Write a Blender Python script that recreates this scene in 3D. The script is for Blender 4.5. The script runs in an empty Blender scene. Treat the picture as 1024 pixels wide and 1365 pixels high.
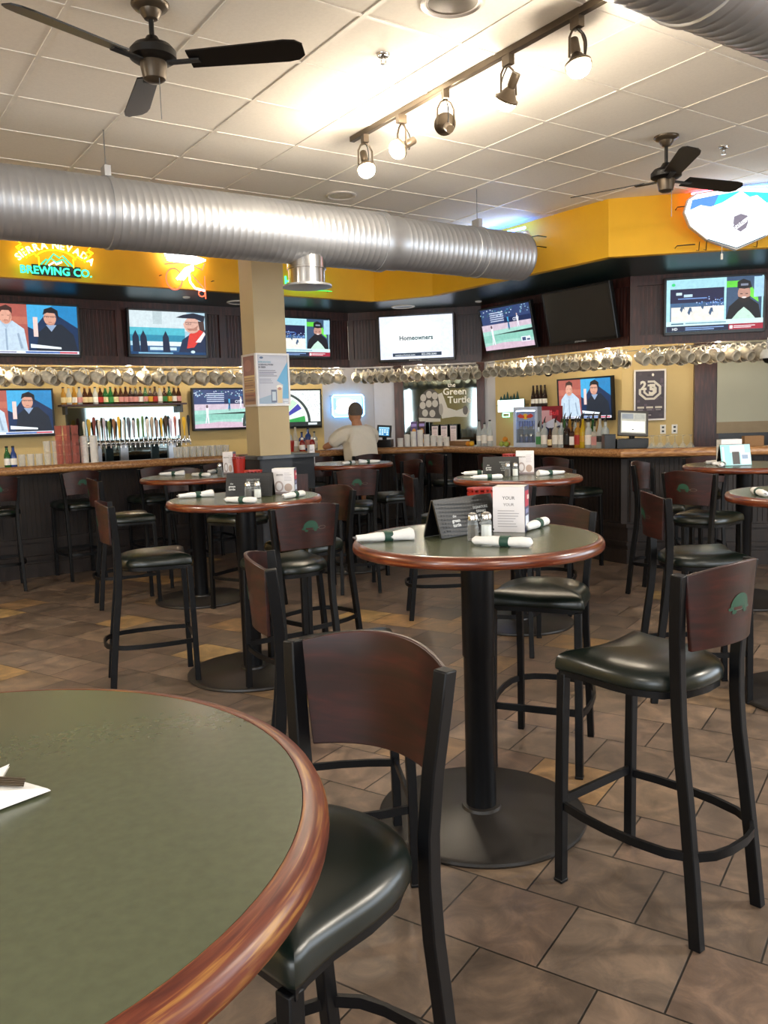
import bpy, math, random
from mathutils import Vector, Matrix
random.seed(7)
SC = bpy.context.scene
COL = SC.collection
PI = math.pi
rad = math.radians
sin, cos = math.sin, math.cos
SC.view_settings.view_transform = 'Standard'
SC.view_settings.look = 'None'
SC.view_settings.gamma = 1.0
SC.view_settings.use_curve_mapping = False
SC.view_settings.exposure = 0.55

# ---------------------------------------------------------------- materials
def lin(c):
    if isinstance(c, str):
        c = c.lstrip('#'); c = [int(c[i:i+2], 16)/255 for i in (0, 2, 4)]
    return tuple((x/12.92 if x <= .04045 else ((x+.055)/1.055)**2.4) for x in c)
def _new(name):
    m = bpy.data.materials.new(name); m.use_nodes = True
    nt = m.node_tree; nt.nodes.clear()
    out = nt.nodes.new('ShaderNodeOutputMaterial'); b = nt.nodes.new('ShaderNodeBsdfPrincipled')
    nt.links.new(b.outputs[0], out.inputs[0]); return m, nt, b, out
def N(nt, t, **k):
    n = nt.nodes.new(t)
    for a, v in k.items():
        if a.startswith('i_'): n.inputs[a[2:].replace('_', ' ')].default_value = v
        else: setattr(n, a, v)
    return n
def ramp(nt, stops, interp='LINEAR'):
    r = nt.nodes.new('ShaderNodeValToRGB'); e = r.color_ramp; e.interpolation = interp
    while len(e.elements) > 1: e.elements.remove(e.elements[-1])
    e.elements[0].position = stops[0][0]; e.elements[0].color = (*lin(stops[0][1]), 1)
    for p, c in stops[1:]:
        x = e.elements.new(p); x.color = (*lin(c), 1)
    return r
def mat(name, c, rough=.5, metal=0., var=.08, scale=12., bump=0., spec=.5, stretch=(1, 1, 1), coat=0.):
    """plain surface with a little procedural variation"""
    m, nt, b, out = _new(name); L = nt.links.new
    col = lin(c)
    tc = N(nt, 'ShaderNodeTexCoord'); mp = N(nt, 'ShaderNodeMapping'); mp.inputs['Scale'].default_value = stretch
    L(tc.outputs['Object'], mp.inputs[0])
    no = N(nt, 'ShaderNodeTexNoise'); no.inputs['Scale'].default_value = scale; no.inputs['Detail'].default_value = 4
    L(mp.outputs[0], no.inputs['Vector'])
    mx = N(nt, 'ShaderNodeMix', data_type='RGBA')
    mx.inputs[6].default_value = (*[max(0, x*(1-var*2)) for x in col], 1)
    mx.inputs[7].default_value = (*[min(1, x*(1+var*2)) for x in col], 1)
    L(no.outputs['Fac'], mx.inputs[0]); L(mx.outputs[2], b.inputs['Base Color'])
    b.inputs['Roughness'].default_value = rough; b.inputs['Metallic'].default_value = metal
    b.inputs['Specular IOR Level'].default_value = spec
    if coat: b.inputs['Coat Weight'].default_value = coat; b.inputs['Coat Roughness'].default_value = .12
    if bump:
        bp = N(nt, 'ShaderNodeBump'); bp.inputs['Strength'].default_value = bump; bp.inputs['Distance'].default_value = .01
        L(no.outputs['Fac'], bp.inputs['Height']); L(bp.outputs[0], b.inputs['Normal'])
    return m
def emis(name, c, s):
    m, nt, b, out = _new(name)
    b.inputs['Base Color'].default_value = (*lin(c), 1); b.inputs['Emission Color'].default_value = (*lin(c), 1)
    b.inputs['Emission Strength'].default_value = s; return m
def attr_mat(name, strength=0., rough=.5):
    m, nt, b, out = _new(name)
    a = N(nt, 'ShaderNodeAttribute'); a.attribute_name = 'Col'
    if strength:
        b.inputs['Base Color'].default_value = (.01, .01, .01, 1)
        tc = N(nt, 'ShaderNodeTexCoord'); no = N(nt, 'ShaderNodeTexNoise'); no.inputs['Scale'].default_value = 22; no.inputs['Detail'].default_value = 6; no.inputs['Roughness'].default_value = .7; nt.links.new(tc.outputs['Object'], no.inputs['Vector'])
        r = ramp(nt, [(.3, '#a8a8b0'), (.7, '#ffffff')]); nt.links.new(no.outputs['Fac'], r.inputs[0])
        mm = N(nt, 'ShaderNodeMix', data_type='RGBA', blend_type='MULTIPLY'); mm.inputs[0].default_value = .4 if strength < 2 else .15
        nt.links.new(a.outputs['Color'], mm.inputs[6]); nt.links.new(r.outputs[0], mm.inputs[7]); nt.links.new(mm.outputs[2], b.inputs['Emission Color']); b.inputs['Emission Strength'].default_value = strength
    else: nt.links.new(a.outputs['Color'], b.inputs['Base Color'])
    b.inputs['Roughness'].default_value = rough; return m
def glass(name, c, alpha=.6, rough=.05, fmax=.75):
    m, nt, b, out = _new(name); L = nt.links.new
    b.inputs['Base Color'].default_value = (*lin(c), 1); b.inputs['Roughness'].default_value = rough
    t = N(nt, 'ShaderNodeBsdfTransparent'); t.inputs[0].default_value = (*[.5+.5*x for x in lin(c)], 1)
    mx = N(nt, 'ShaderNodeMixShader'); lw = N(nt, 'ShaderNodeLayerWeight'); lw.inputs[0].default_value = .35
    mr = N(nt, 'ShaderNodeMapRange'); mr.inputs[3].default_value = 1-alpha; mr.inputs[4].default_value = fmax
    L(lw.outputs['Facing'], mr.inputs[0]); L(mr.outputs[0], mx.inputs[0]); L(t.outputs[0], mx.inputs[1]); L(b.outputs[0], mx.inputs[2]); L(mx.outputs[0], out.inputs[0])
    return m
def wood(name, c1, c2, c3, rough=.3, scale=6., stretch=(1, 12, 12), coat=.0, polar=False):
    m, nt, b, out = _new(name); L = nt.links.new
    tc = N(nt, 'ShaderNodeTexCoord')
    if polar:   # grain running around the object's own z axis
        sx = N(nt, 'ShaderNodeSeparateXYZ'); L(tc.outputs['Object'], sx.inputs[0])
        at = N(nt, 'ShaderNodeMath', operation='ARCTAN2'); L(sx.outputs[1], at.inputs[0]); L(sx.outputs[0], at.inputs[1])
        ln = N(nt, 'ShaderNodeVectorMath', operation='LENGTH')
        c0 = N(nt, 'ShaderNodeCombineXYZ'); L(sx.outputs[0], c0.inputs[0]); L(sx.outputs[1], c0.inputs[1]); L(c0.outputs[0], ln.inputs[0])
        cb = N(nt, 'ShaderNodeCombineXYZ'); L(at.outputs[0], cb.inputs[0]); L(ln.outputs['Value'], cb.inputs[1]); L(sx.outputs[2], cb.inputs[2]); src = cb.outputs[0]
    else: src = tc.outputs['Object']
    mp = N(nt, 'ShaderNodeMapping'); mp.inputs['Scale'].default_value = stretch; L(src, mp.inputs[0])
    no = N(nt, 'ShaderNodeTexNoise'); no.inputs['Scale'].default_value = scale; no.inputs['Detail'].default_value = 6; no.inputs['Distortion'].default_value = .6
    L(mp.outputs[0], no.inputs['Vector'])
    r = ramp(nt, [(.34, c1), (.53, c2), (.70, c3)]); L(no.outputs['Fac'], r.inputs[0]); L(r.outputs[0], b.inputs['Base Color'])
    b.inputs['Roughness'].default_value = rough
    if coat: b.inputs['Coat Weight'].default_value = coat; b.inputs['Coat Roughness'].default_value = .15
    return m
def floor_mat():
    m, nt, b, out = _new('floor_tiles'); L = nt.links.new
    tc = N(nt, 'ShaderNodeTexCoord')
    sx = N(nt, 'ShaderNodeSeparateXYZ'); L(tc.outputs['Object'], sx.inputs[0])
    A = rad(-33.5); e = (cos(A), sin(A)); f = (-sin(A), cos(A))
    def dot(v, off):
        a = N(nt, 'ShaderNodeMath', operation='MULTIPLY'); L(sx.outputs[0], a.inputs[0]); a.inputs[1].default_value = v[0]
        c = N(nt, 'ShaderNodeMath', operation='MULTIPLY_ADD'); L(sx.outputs[1], c.inputs[0]); c.inputs[1].default_value = v[1]; L(a.outputs[0], c.inputs[2])
        d = N(nt, 'ShaderNodeMath', operation='ADD'); L(c.outputs[0], d.inputs[0]); d.inputs[1].default_value = off; return d.outputs[0]
    W, H = .345, .33
    pu = .562*e[0]+2.383*e[1]; pv = .562*f[0]+2.383*f[1]
    cb = N(nt, 'ShaderNodeCombineXYZ'); L(dot(e, -pu+200*W), cb.inputs[0]); L(dot(f, -pv+200*H), cb.inputs[1])
    br = N(nt, 'ShaderNodeTexBrick'); br.offset = .5; br.squash = 1
    br.inputs['Scale'].default_value = 1; br.inputs['Brick Width'].default_value = W; br.inputs['Row Height'].default_value = H
    br.inputs['Mortar Size'].default_value = .0032; br.inputs['Mortar Smooth'].default_value = .1
    br.inputs['Color1'].default_value = (0, 0, 0, 1); br.inputs['Color2'].default_value = (1, 1, 1, 1); br.inputs['Mortar'].default_value = (0, 0, 0, 1)
    L(cb.outputs[0], br.inputs['Vector'])
    tint = ramp(nt, [(0, '#74685e'), (.2, '#665a51'), (.4, '#7b6f65'), (.58, '#706057'), (.72, '#85766a'), (.86, '#80705f'), (.92, '#a0825c'), (.975, '#ad9468')])
    L(br.outputs['Color'], tint.inputs[0])
    n1 = N(nt, 'ShaderNodeTexNoise'); n1.inputs['Scale'].default_value = 7; n1.inputs['Detail'].default_value = 8; n1.inputs['Roughness'].default_value = .65; n1.inputs['Distortion'].default_value = .8
    L(tc.outputs['Object'], n1.inputs['Vector'])
    r2 = ramp(nt, [(.3, '#4e463e'), (.5, '#8a8178'), (.7, '#c4b6a6')]); L(n1.outputs['Fac'], r2.inputs[0])
    ov = N(nt, 'ShaderNodeMix', data_type='RGBA', blend_type='OVERLAY'); ov.inputs[0].default_value = .75
    L(tint.outputs[0], ov.inputs[6]); L(r2.outputs[0], ov.inputs[7])
    fin = N(nt, 'ShaderNodeMix', data_type='RGBA'); L(br.outputs['Fac'], fin.inputs[0]); L(ov.outputs[2], fin.inputs[6]); fin.inputs[7].default_value = (*lin('#1f1a15'), 1)
    L(fin.outputs[2], b.inputs['Base Color'])
    rr = N(nt, 'ShaderNodeMapRange'); rr.inputs[3].default_value = .28; rr.inputs[4].default_value = .5; L(n1.outputs['Fac'], rr.inputs[0]); L(rr.outputs[0], b.inputs['Roughness'])
    inv = N(nt, 'ShaderNodeMath', operation='MULTIPLY_ADD'); L(br.outputs['Fac'], inv.inputs[0]); inv.inputs[1].default_value = -1; 
    sc = N(nt, 'ShaderNodeMath', operation='MULTIPLY'); L(n1.outputs['Fac'], sc.inputs[0]); sc.inputs[1].default_value = .25; L(sc.outputs[0], inv.inputs[2])
    bp = N(nt, 'ShaderNodeBump'); bp.inputs['Strength'].default_value = .5; bp.inputs['Distance'].default_value = .004; L(inv.outputs[0], bp.inputs['Height']); L(bp.outputs[0], b.inputs['Normal'])
    return m
M = {}
M['floor'] = floor_mat()
M['ceil'] = mat('ceiling_panel', '#efe9df', .8, var=.03, scale=60, bump=.05)
M['grid'] = mat('ceiling_grid_metal', '#ece6dc', .5)
M['yellow'] = mat('yellow_paint', '#ecb31a', .6, var=.04, scale=5)
M['green'] = mat('dark_green_paint', '#17302f', .35, var=.05, scale=4)
M['cream'] = mat('tan_wall_paint', '#c9b078', .6, var=.03, scale=3)
M['tan2'] = mat('column_paint', '#bba883', .6, var=.03, scale=3)
M['grayw'] = mat('pale_grey_wall_paint', '#b7b6bb', .6, var=.03)
M['dwood'] = wood('dark_red_brown_panelling', '#2a1411', '#3f201b', '#542d26', .35, 4, (10, 10, 1))
M['bwood'] = wood('near_black_bar_panelling', '#0f0706', '#170c0a', '#20110e', .55, 4, (10, 10, 1))
M['cwood'] = wood('bar_counter_wood', '#7a5232', '#a07247', '#bd9163', .28, 5, (1, 14, 14), coat=.3)
M['chairwood'] = wood('chair_back_wood', '#1a0504', '#280907', '#38100b', .40, 5, (1, 3, 10), coat=.0)
M['rim'] = wood('table_rim_wood', '#3e140b', '#622a14', '#7d4220', .28, 2.2, (2, 60, 60), coat=.4, polar=True)
M['rimworn'] = wood('worn_table_rim_wood', '#43180f', '#602c1a', '#94692f', .35, 2.2, (1.6, 70, 50), polar=True)
M['lam'] = mat('green_grey_laminate', '#4a4f3d', .25, var=.1, scale=70)
M['black'] = mat('black_powder_coat', '#07080b', .42, var=.15, scale=30, spec=.22)
M['base'] = mat('cast_iron_base_black', '#1c1917', .42, var=.15, scale=14, bump=.05)
M['seat'] = mat('dark_green_vinyl', '#0a130f', .29, var=.08, scale=40)
M['chrome'] = mat('brushed_chrome', '#c9c9c9', .2, 1.)
M['steel'] = mat('stainless_steel', '#9a9ca0', .3, 1.)
M['duct'] = mat('galvanised_duct_steel', '#b9bcc2', .42, .8, var=.06, scale=8)
M['bronze'] = mat('track_lamp_bronze', '#54493c', .35, .5)
M['fan'] = mat('fan_black', '#0d0b0b', .4)
M['plast'] = mat('black_plastic', '#0b0b0d', .3)
M['offscr'] = mat('screen_switched_off', '#2b2927', .25, var=.1, scale=3)
M['white'] = mat('white_cotton', '#d9d8d6', .8, var=.03, scale=90, bump=.2)
M['napg'] = mat('dark_green_paper_band', '#1d4033', .6)
M['whitep'] = mat('white_plastic', '#e6e4de', .35)
M['beige'] = mat('beige_stoneware', '#d9d0bc', .25, var=.16, scale=25)
M['mugb'] = mat('pale_mug_base_glaze', '#e6e2d6', .3)
M['red'] = mat('red_plastic', '#9c1f14', .3)
M['redgl'] = mat('ketchup_red', '#8a1a12', .25)
M['pepper'] = mat('ground_pepper', '#4a4238', .9, var=.5, scale=400)
M['salt'] = mat('salt', '#f2f0ea', .9)
M['glass'] = glass('clear_glass', '#e8eef0', .93, .05, .4)
M['frost'] = glass('frosted_drinking_glass', '#f4f4f0', .8, .1, .65)
M['redg'] = glass('pink_red_tumbler', '#e8a498', .85, .1, .5)
M['skin'] = mat('skin', '#b07c5c', .55, var=.06, scale=30)
M['hair'] = mat('greying_dark_hair', '#5b534c', .9, var=.4, scale=150, bump=.5)
M['shirt'] = mat('white_tee_cotton', '#d9d1c2', .9, var=.03, scale=50, bump=.1)
M['shorts'] = mat('navy_shorts', '#1c2130', .9)
M['shoe'] = mat('grey_shoes', '#55565a', .7)
M['screen'] = attr_mat('lit_screen_picture', 1.0)
M['sign'] = attr_mat('backlit_sign_face', 2.1)
M['print'] = attr_mat('printed_ink', 0, .45)
M['bulb'] = emis('lamp_bulb', '#fff1d6', 60)
M['dl'] = emis('downlight_lens', '#ffe2b0', 45)
M['added_troff'] = emis('added_fixture_lens', '#fff3e0', 4)  # glowing lens of the added, unseen ceiling lights
M['blind'] = mat('roller_shade_fabric', '#b8b9a8', .8, var=.04, scale=3)
M['blindb'] = mat('roller_shade_hem', '#9a8a72', .8)
M['mirror'] = mat('mirror_glass', '#76807e', .05, 1., var=.01)
M['etch'] = mat('etched_white_glass', '#a9a69f', .4)
M['etchd'] = mat('etched_outline', '#403b39', .4)
M['pony'] = mat('slate_grey_painted_wood', '#33363d', .5)
M['cap'] = mat('grey_laminate_cap', '#555a60', .35)
M['frame'] = mat('silver_frame', '#cfc9c4', .4, .3)
M['turt'] = mat('green_turtle_ink', '#13402f', .5)
M['ink'] = mat('faint_outline_ink', '#4d423c', .5)
M['card'] = mat('cardboard', '#8f6c48', .8)
M['orange'] = mat('citrus_fruit', '#d98a1c', .5)
M['applegreen'] = mat('green_fruit', '#9fb04a', .5)
def neon(c, s): 
    k = 'neon_'+c
    if k not in M: M[k] = emis('neon_tube_'+c.strip('#'), c, s)
    return M[k]

# ---------------------------------------------------------------- mesh builder
class G:
    def __init__(s): s.v = []; s.f = []; s.m = []; s.c = []
    def add(s, vs, fs, m=0, c=None):
        o = len(s.v); s.v += [tuple(v) for v in vs]
        for f in fs: s.f.append(tuple(i+o for i in f)); s.m.append(m); s.c.append(c)
        return s
    def box(s, x0, x1, y0, y1, z0, z1, m=0, M4=None, c=None):
        vs = [Vector((x, y, z)) for z in (z0, z1) for y in (y0, y1) for x in (x0, x1)]
        if M4: vs = [M4 @ v for v in vs]
        return s.add(vs, [(0, 2, 3, 1), (4, 5, 7, 6), (0, 1, 5, 4), (2, 6, 7, 3), (0, 4, 6, 2), (1, 3, 7, 5)], m, c)
    def lathe(s, prof, n=24, cx=0, cy=0, m=0, M4=None, a0=0, a1=2*PI, sy=1.):
        full = abs(a1-a0-2*PI) < 1e-6; k = n if full else n+1; vs = []; fs = []
        for r, z in prof:
            for i in range(k):
                a = a0+(a1-a0)*i/n; vs.append(Vector((cx+r*cos(a), cy+r*sin(a)*sy, z)))
        if M4: vs = [M4 @ v for v in vs]
        for j in range(len(prof)-1):
            for i in range(n):
                a, b = j*k+i, j*k+(i+1) % k; fs.append((a, b, b+k, a+k))
        if full:
            if prof[0][0] > 1e-5: fs.append(tuple(range(k))[::-1])
            if prof[-1][0] > 1e-5: fs.append(tuple((len(prof)-1)*k+i for i in range(k)))
        return s.add(vs, fs, m)
    def tube(s, pts, r, n=8, m=0, closed=False, sq=None, cap=True):
        """sweep; sq=(a,b): rectangular section a (sideways) x b"""
        P = [Vector(p) for p in pts]; K = len(P); R = r if isinstance(r, (list, tuple)) else [r]*K
        T = []
        for i in range(K):
            if closed: t = P[(i+1) % K]-P[i-1]
            else: t = P[min(i+1, K-1)]-P[max(i-1, 0)]
            T.append(t.normalized() if t.length > 1e-9 else Vector((0, 0, 1)))
        up = Vector((0, 0, 1)) if abs(T[0].z) < .9 else Vector((0, 1, 0))
        x = T[0].cross(up).normalized(); vs = []
        for i in range(K):
            x = (x-T[i]*x.dot(T[i])).normalized(); y = T[i].cross(x)
            if sq:
                a, b = sq; sec = [(-a, -b), (a, -b), (a, b), (-a, b)]; vs += [P[i]+x*p+y*q for p, q in sec]
            else: vs += [P[i]+(x*cos(2*PI*j/n)+y*sin(2*PI*j/n))*R[i] for j in range(n)]
        if sq: n = 4
        fs = []
        for i in range(K if closed else K-1):
            a = i*n; b = ((i+1) % K)*n
            for j in range(n): j2 = (j+1) % n; fs.append((a+j, a+j2, b+j2, b+j))
        if cap and not closed: fs.append(tuple(range(n))[::-1]); fs.append(tuple((K-1)*n+j for j in range(n)))
        return s.add(vs, fs, m)
    def prism(s, poly, z0, z1, m=0, M4=None):
        n = len(poly); vs = [Vector((*p, z0)) for p in poly]+[Vector((*p, z1)) for p in poly]
        if M4: vs = [M4 @ v for v in vs]
        return s.add(vs, [tuple(range(n))[::-1], tuple(range(n, 2*n))]+[(i, (i+1) % n, (i+1) % n+n, i+n) for i in range(n)], m)
    def ball(s, c, r, n=12, m=0, sc=(1, 1, 1)):
        vs = []; fs = []; k = n//2
        for j in range(1, k):
            for i in range(n):
                a = 2*PI*i/n; b = PI*j/k; vs.append((c[0]+r*sc[0]*sin(b)*cos(a), c[1]+r*sc[1]*sin(b)*sin(a), c[2]+r*sc[2]*cos(b)))
        vs += [(c[0], c[1], c[2]+r*sc[2]), (c[0], c[1], c[2]-r*sc[2])]; t = len(vs)-2
        for j in range(k-2):
            for i in range(n): a = j*n+i; b = j*n+(i+1) % n; fs.append((a, a+n, b+n, b))
        for i in range(n): fs.append((t, i, (i+1) % n)); fs.append((t+1, (k-2)*n+(i+1) % n, (k-2)*n+i))
        return s.add(vs, fs, m)
    def xf(s, M4): s.v = [tuple(M4 @ Vector(v)) for v in s.v]; return s
def obj(name, g, mats, parent=None, smooth=40, bevel=0, label=None):
    me = bpy.data.meshes.new(name); me.from_pydata(g.v, [], g.f)
    if not isinstance(mats, (list, tuple)): mats = [mats]
    for m in mats: me.materials.append(M[m] if isinstance(m, str) else m)
    for p, i in zip(me.polygons, g.m): p.material_index = i
    if any(c is not None for c in g.c):
        ca = me.color_attributes.new('Col', 'FLOAT_COLOR', 'CORNER')
        for p, c in zip(me.polygons, g.c):
            c = c or (1, 1, 1)
            for li in p.loop_indices: ca.data[li].color = (*c, 1)
    me.validate(); me.update()
    if smooth: me.shade_smooth(); me.set_sharp_from_angle(angle=rad(smooth))
    o = bpy.data.objects.new(name, me); COL.objects.link(o)
    if parent: o.parent = parent
    if bevel:
        b = o.modifiers.new('bevel', 'BEVEL'); b.width = bevel; b.segments = 2; b.limit_method = 'ANGLE'
    if label: o['label'] = label
    return o
def tag(o, label, cat, group=None, kind=None):
    o['label'] = label; o['category'] = cat
    if group: o['group'] = group
    if kind: o['kind'] = kind
    return o
def thing(name, label, cat, loc=(0, 0, 0), rz=0., group=None):
    o = bpy.data.objects.new(name, None); COL.objects.link(o); o.empty_display_size = .1
    o.location = loc; o.rotation_euler = (0, 0, rz); return tag(o, label, cat, group)
def struct(name, g, m, smooth=40, bevel=0, loc=None, rz=0):
    o = obj(name, g, m, None, smooth, bevel); o['kind'] = 'structure'
    if loc: o.location = loc; o.rotation_euler = (0, 0, rz)
    return o
KIDS = {}
def dup(root, loc, rz, label=None, group=None, rx=0, ry=0):
    r = root.copy(); COL.objects.link(r); r.location = loc; r.rotation_euler = (rx, ry, rz)
    if label: r['label'] = label
    if group: r['group'] = group
    for ch in list(root.children):
        c = ch.copy(); COL.objects.link(c); c.parent = r
        for g in list(ch.children):
            d = g.copy(); COL.objects.link(d); d.parent = c
    return r
def bez(p0, p1, p2, n=8):
    p0, p1, p2 = map(Vector, (p0, p1, p2)); return [p0*(1-t)**2+p1*2*t*(1-t)+p2*t*t for t in [i/n for i in range(n+1)]]

# ---------------------------------------------------------------- flat pictures and lettering
_TX = {}
def text_mesh(s, bold=0.):
    if (s, bold) in _TX: return _TX[(s, bold)]
    cu = bpy.data.curves.new('tmp', 'FONT'); cu.body = s; cu.size = 1; cu.offset = bold; cu.resolution_u = 2
    ob = bpy.data.objects.new('tmp', cu); COL.objects.link(ob)
    dg = bpy.context.evaluated_depsgraph_get(); dg.update()
    me = bpy.data.meshes.new_from_object(ob.evaluated_get(dg))
    vs = [(v.co.x, v.co.y) for v in me.vertices]; fs = [tuple(p.vertices) for p in me.polygons]
    bpy.data.objects.remove(ob); bpy.data.curves.remove(cu); bpy.data.meshes.remove(me)
    if vs:
        x0 = min(v[0] for v in vs); x1 = max(v[0] for v in vs); vs = [(x-x0, y) for x, y in vs]; w = x1-x0
    else: w = 1
    _TX[(s, bold)] = (vs, fs, w); return _TX[(s, bold)]
class Pic:
    """flat picture of width w, height h standing in the local XZ plane, facing -Y; u,v run 0..1"""
    def __init__(s, w, h, bg, fn=None, z0=0.):
        s.w, s.h, s.g, s.l = w, h, G(), 0; s.fn = fn; s.z0 = z0; s.rect(0, 0, 1, 1, bg)
    def P(s, u, v):
        x = (u-.5)*s.w; z = s.z0+v*s.h
        return s.fn(x, z, s.l) if s.fn else (x, -s.l*.0002, z)
    def _a(s, pts, fs, c): s.l += 1; s.g.add([s.P(*p) for p in pts], fs, 0, lin(c))
    def rect(s, u0, v0, u1, v1, c): s._a([(u0, v0), (u1, v0), (u1, v1), (u0, v1)], [(0, 1, 2, 3)], c); return s
    def poly(s, pts, c): s._a(pts, [tuple(range(len(pts)))], c); return s
    def ell(s, cu, cv, ru, rv, c, n=20, a0=0, a1=360, rot=0):
        pts = []
        for i in range(n+1 if a1-a0 < 360 else n):
            a = rad(a0+(a1-a0)*i/n); x, y = ru*cos(a), rv*sin(a); r = rad(rot); pts.append((cu+x*cos(r)-y*sin(r), cv+x*sin(r)+y*cos(r)))
        if a1-a0 < 360: pts.append((cu, cv))
        return s.poly(pts, c)
    def text(s, t, u, v, hgt, c, align='c', bold=.01, maxw=None, rot=0):
        vs, fs, w = text_mesh(t, bold); sc = hgt/.7   # capital height in v units
        ax = sc*s.h/s.w
        if maxw and w*ax > maxw: ax = maxw/w
        o = {'c': -w*ax/2, 'l': 0, 'r': -w*ax}[align]; r = rad(rot)
        pts = []
        for x, y in vs:
            X, Y = (o+x*ax)*s.w, y*sc*s.h; pts.append((u+(X*cos(r)-Y*sin(r))/s.w, v+(X*sin(r)+Y*cos(r))/s.h))
        if fs: s._a(pts, fs, c)
        return s
    def lines(s, u0, u1, v0, v1, n, c, th=.4, rag=.3):
        for i in range(n):
            v = v1-(v1-v0)*(i+.5)/n; d = (v1-v0)/n*th/2; s.rect(u0, v-d, u1-(u1-u0)*rag*random.random(), v+d, c)
        return s
    def build(s, name, mat_, parent, label=None, y=0.): 
        o = obj(name, s.g, mat_, parent, 0, 0, label); o.location = (0, y, 0); return o
# ---------------------------------------------------------------- the room
CZ, SZ, VZ = 3.41, 2.90, 2.20
def runpt(run, s, off=0.):
    (x0, y0), a = RUN[run]; a = rad(a)
    return (x0+s*cos(a)+off*sin(a), y0+s*sin(a)-off*cos(a)), a       # off: towards the room
RUN = {'V1': ((-2.85, 9.5), 34), 'V2': ((-.4, 11.15), -11), 'V3': ((1.34, 10.8), -56), 'V4': ((2.654, 8.85), -11),
       'W1': ((-3.6, 10.62), 34), 'W2': ((-.1, 12.97), -11), 'W3': ((1.744, 12.61), -56), 'W4': ((3.09, 10.62), -11),
       'Y1': ((-3.44, 7.73), 34.7), 'Y3': ((.64, 9.76), -54.6), 'Y4': ((2.11, 7.69), -10),
       'C1': ((-3.72, 8.0), 34), 'C2': ((-.24, 10.34), -11), 'C3': ((.75, 10.15), -56), 'C4': ((2.28, 7.88), -11)}
XL, XR, YB, YF = -6.5, 6.5, -4.0, 14.5
struct('floor', G().box(XL, XR, YB, YF, -.1, 0), 'floor', 0)
struct('ceiling', G().box(XL, XR, YB, YF, CZ, CZ+.1), 'ceil', 0)
g = G(); u = (cos(rad(34)), sin(rad(34))); n_ = (-u[1], u[0]); nx, ny = -.70, 5.15; T = .6045
for k in range(-22, 23):
    for d, e in ((u, n_), (n_, u)):
        px, py = nx+e[0]*k*T, ny+e[1]*k*T
        ts = []
        for a, b, lo, hi in ((px, d[0], XL, XR), (py, d[1], YB, 10.6)):
            t0, t1 = sorted(((lo-a)/b, (hi-a)/b)); ts.append((t0, t1))
        t0 = max(t[0] for t in ts); t1 = min(t[1] for t in ts)
        if t1 <= t0: continue
        z = CZ-.004 if d is u else CZ-.0045
        A = Vector((px+d[0]*t0, py+d[1]*t0, z)); B = Vector((px+d[0]*t1, py+d[1]*t1, z)); w = Vector((e[0], e[1], 0))*.012
        g.add([A-w, A+w, B+w, B-w, A-w+Vector((0, 0, .006)), A+w+Vector((0, 0, .006)), B+w+Vector((0, 0, .006)), B-w+Vector((0, 0, .006))],
              [(0, 1, 2, 3), (0, 4, 5, 1), (1, 5, 6, 2), (2, 6, 7, 3), (3, 7, 4, 0)])
struct('trim_1', g, 'grid', 0)
struct('wall_left', G().box(XL-.15, XL, YB, YF, 0, CZ), 'cream', 0)
g = G(); g.box(XR, XR+.15, YB, .4, 0, CZ); g.box(XR, XR+.15, 5.4, YF, 0, CZ); g.box(XR, XR+.15, .4, 5.4, 0, .8); g.box(XR, XR+.15, .4, 5.4, 2.8, CZ)
struct('wall_right', g, 'cream', 0)
g = G()
for y in (.4, 2.05, 3.7, 5.35): g.box(XR+.04, XR+.1, y, y+.05, .8, 2.8)
g.box(XR+.04, XR+.1, .4, 5.4, .8, .85); g.box(XR+.04, XR+.1, .4, 5.4, 2.75, 2.8)
f = struct('window_5', g, 'whitep', 0); obj('pane', G().box(XR+.07, XR+.075, .45, 5.35, .85, 2.75), glass('side_window_glass', '#ffffff', .92, 0), f, 0)
struct('wall_front', G().box(XL, XR, YF, YF+.15, 0, CZ), 'cream', 0)
# wall behind the camera with three tall windows
g = G(); wx = [(-6.3, -4.9), (-3.4, -.6), (1.6, 5.2)]; xs = [XL]+[v for w in wx for v in w]+[XR]
for i in range(0, 8, 2): g.box(xs[i], xs[i+1], YB-.15, YB, 0, CZ)
for a, b in wx: g.box(a, b, YB-.15, YB, 0, .8); g.box(a, b, YB-.15, YB, 2.8, CZ)
struct('wall_back', g, 'cream', 0)
for i, (a, b) in enumerate(wx):
    g = G(); z0, z1 = .8, 2.8
    for x in (a, (a+b)/2-.025, b-.05): g.box(x, x+.05, YB-.1, YB-.04, z0, z1)
    g.box(a, b, YB-.1, YB-.04, z0, z0+.05); g.box(a, b, YB-.1, YB-.04, z1-.05, z1)
    f = struct('window_%d' % (i+1), g, 'whitep', 0)
    obj('pane', G().box(a+.05, b-.05, YB-.075, YB-.07, z0+.05, z1-.05), glass('window_glass', '#ffffff', .92, 0), f, 0)

def wallrun(name, run, s0, s1, z0, z1, m, th=.12, front=0.):
    """vertical slab whose room-side face lies on the run line"""
    (x, y), a = runpt(run, 0)
    return struct(name, G().box(s0, s1, -front, th, z0, z1), m, 0, 0, (x, y, 0), a)
# back-bar walls
wallrun('wall_bar_left', 'W1', -2.5, 3.30, 0, SZ, 'cream')
wallrun('wall_bar_left_grey', 'W1', 3.30, 4.22, 0, SZ, 'grayw')
wallrun('wall_bar_middle', 'W2', 0, 1.88, 0, SZ, 'grayw')
wallrun('wall_bar_right', 'W3', 0, 2.40, 0, SZ, 'cream')
wallrun('wall_bar_far_right', 'W4', 0, 3.3, 0, SZ, 'cream')
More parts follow.
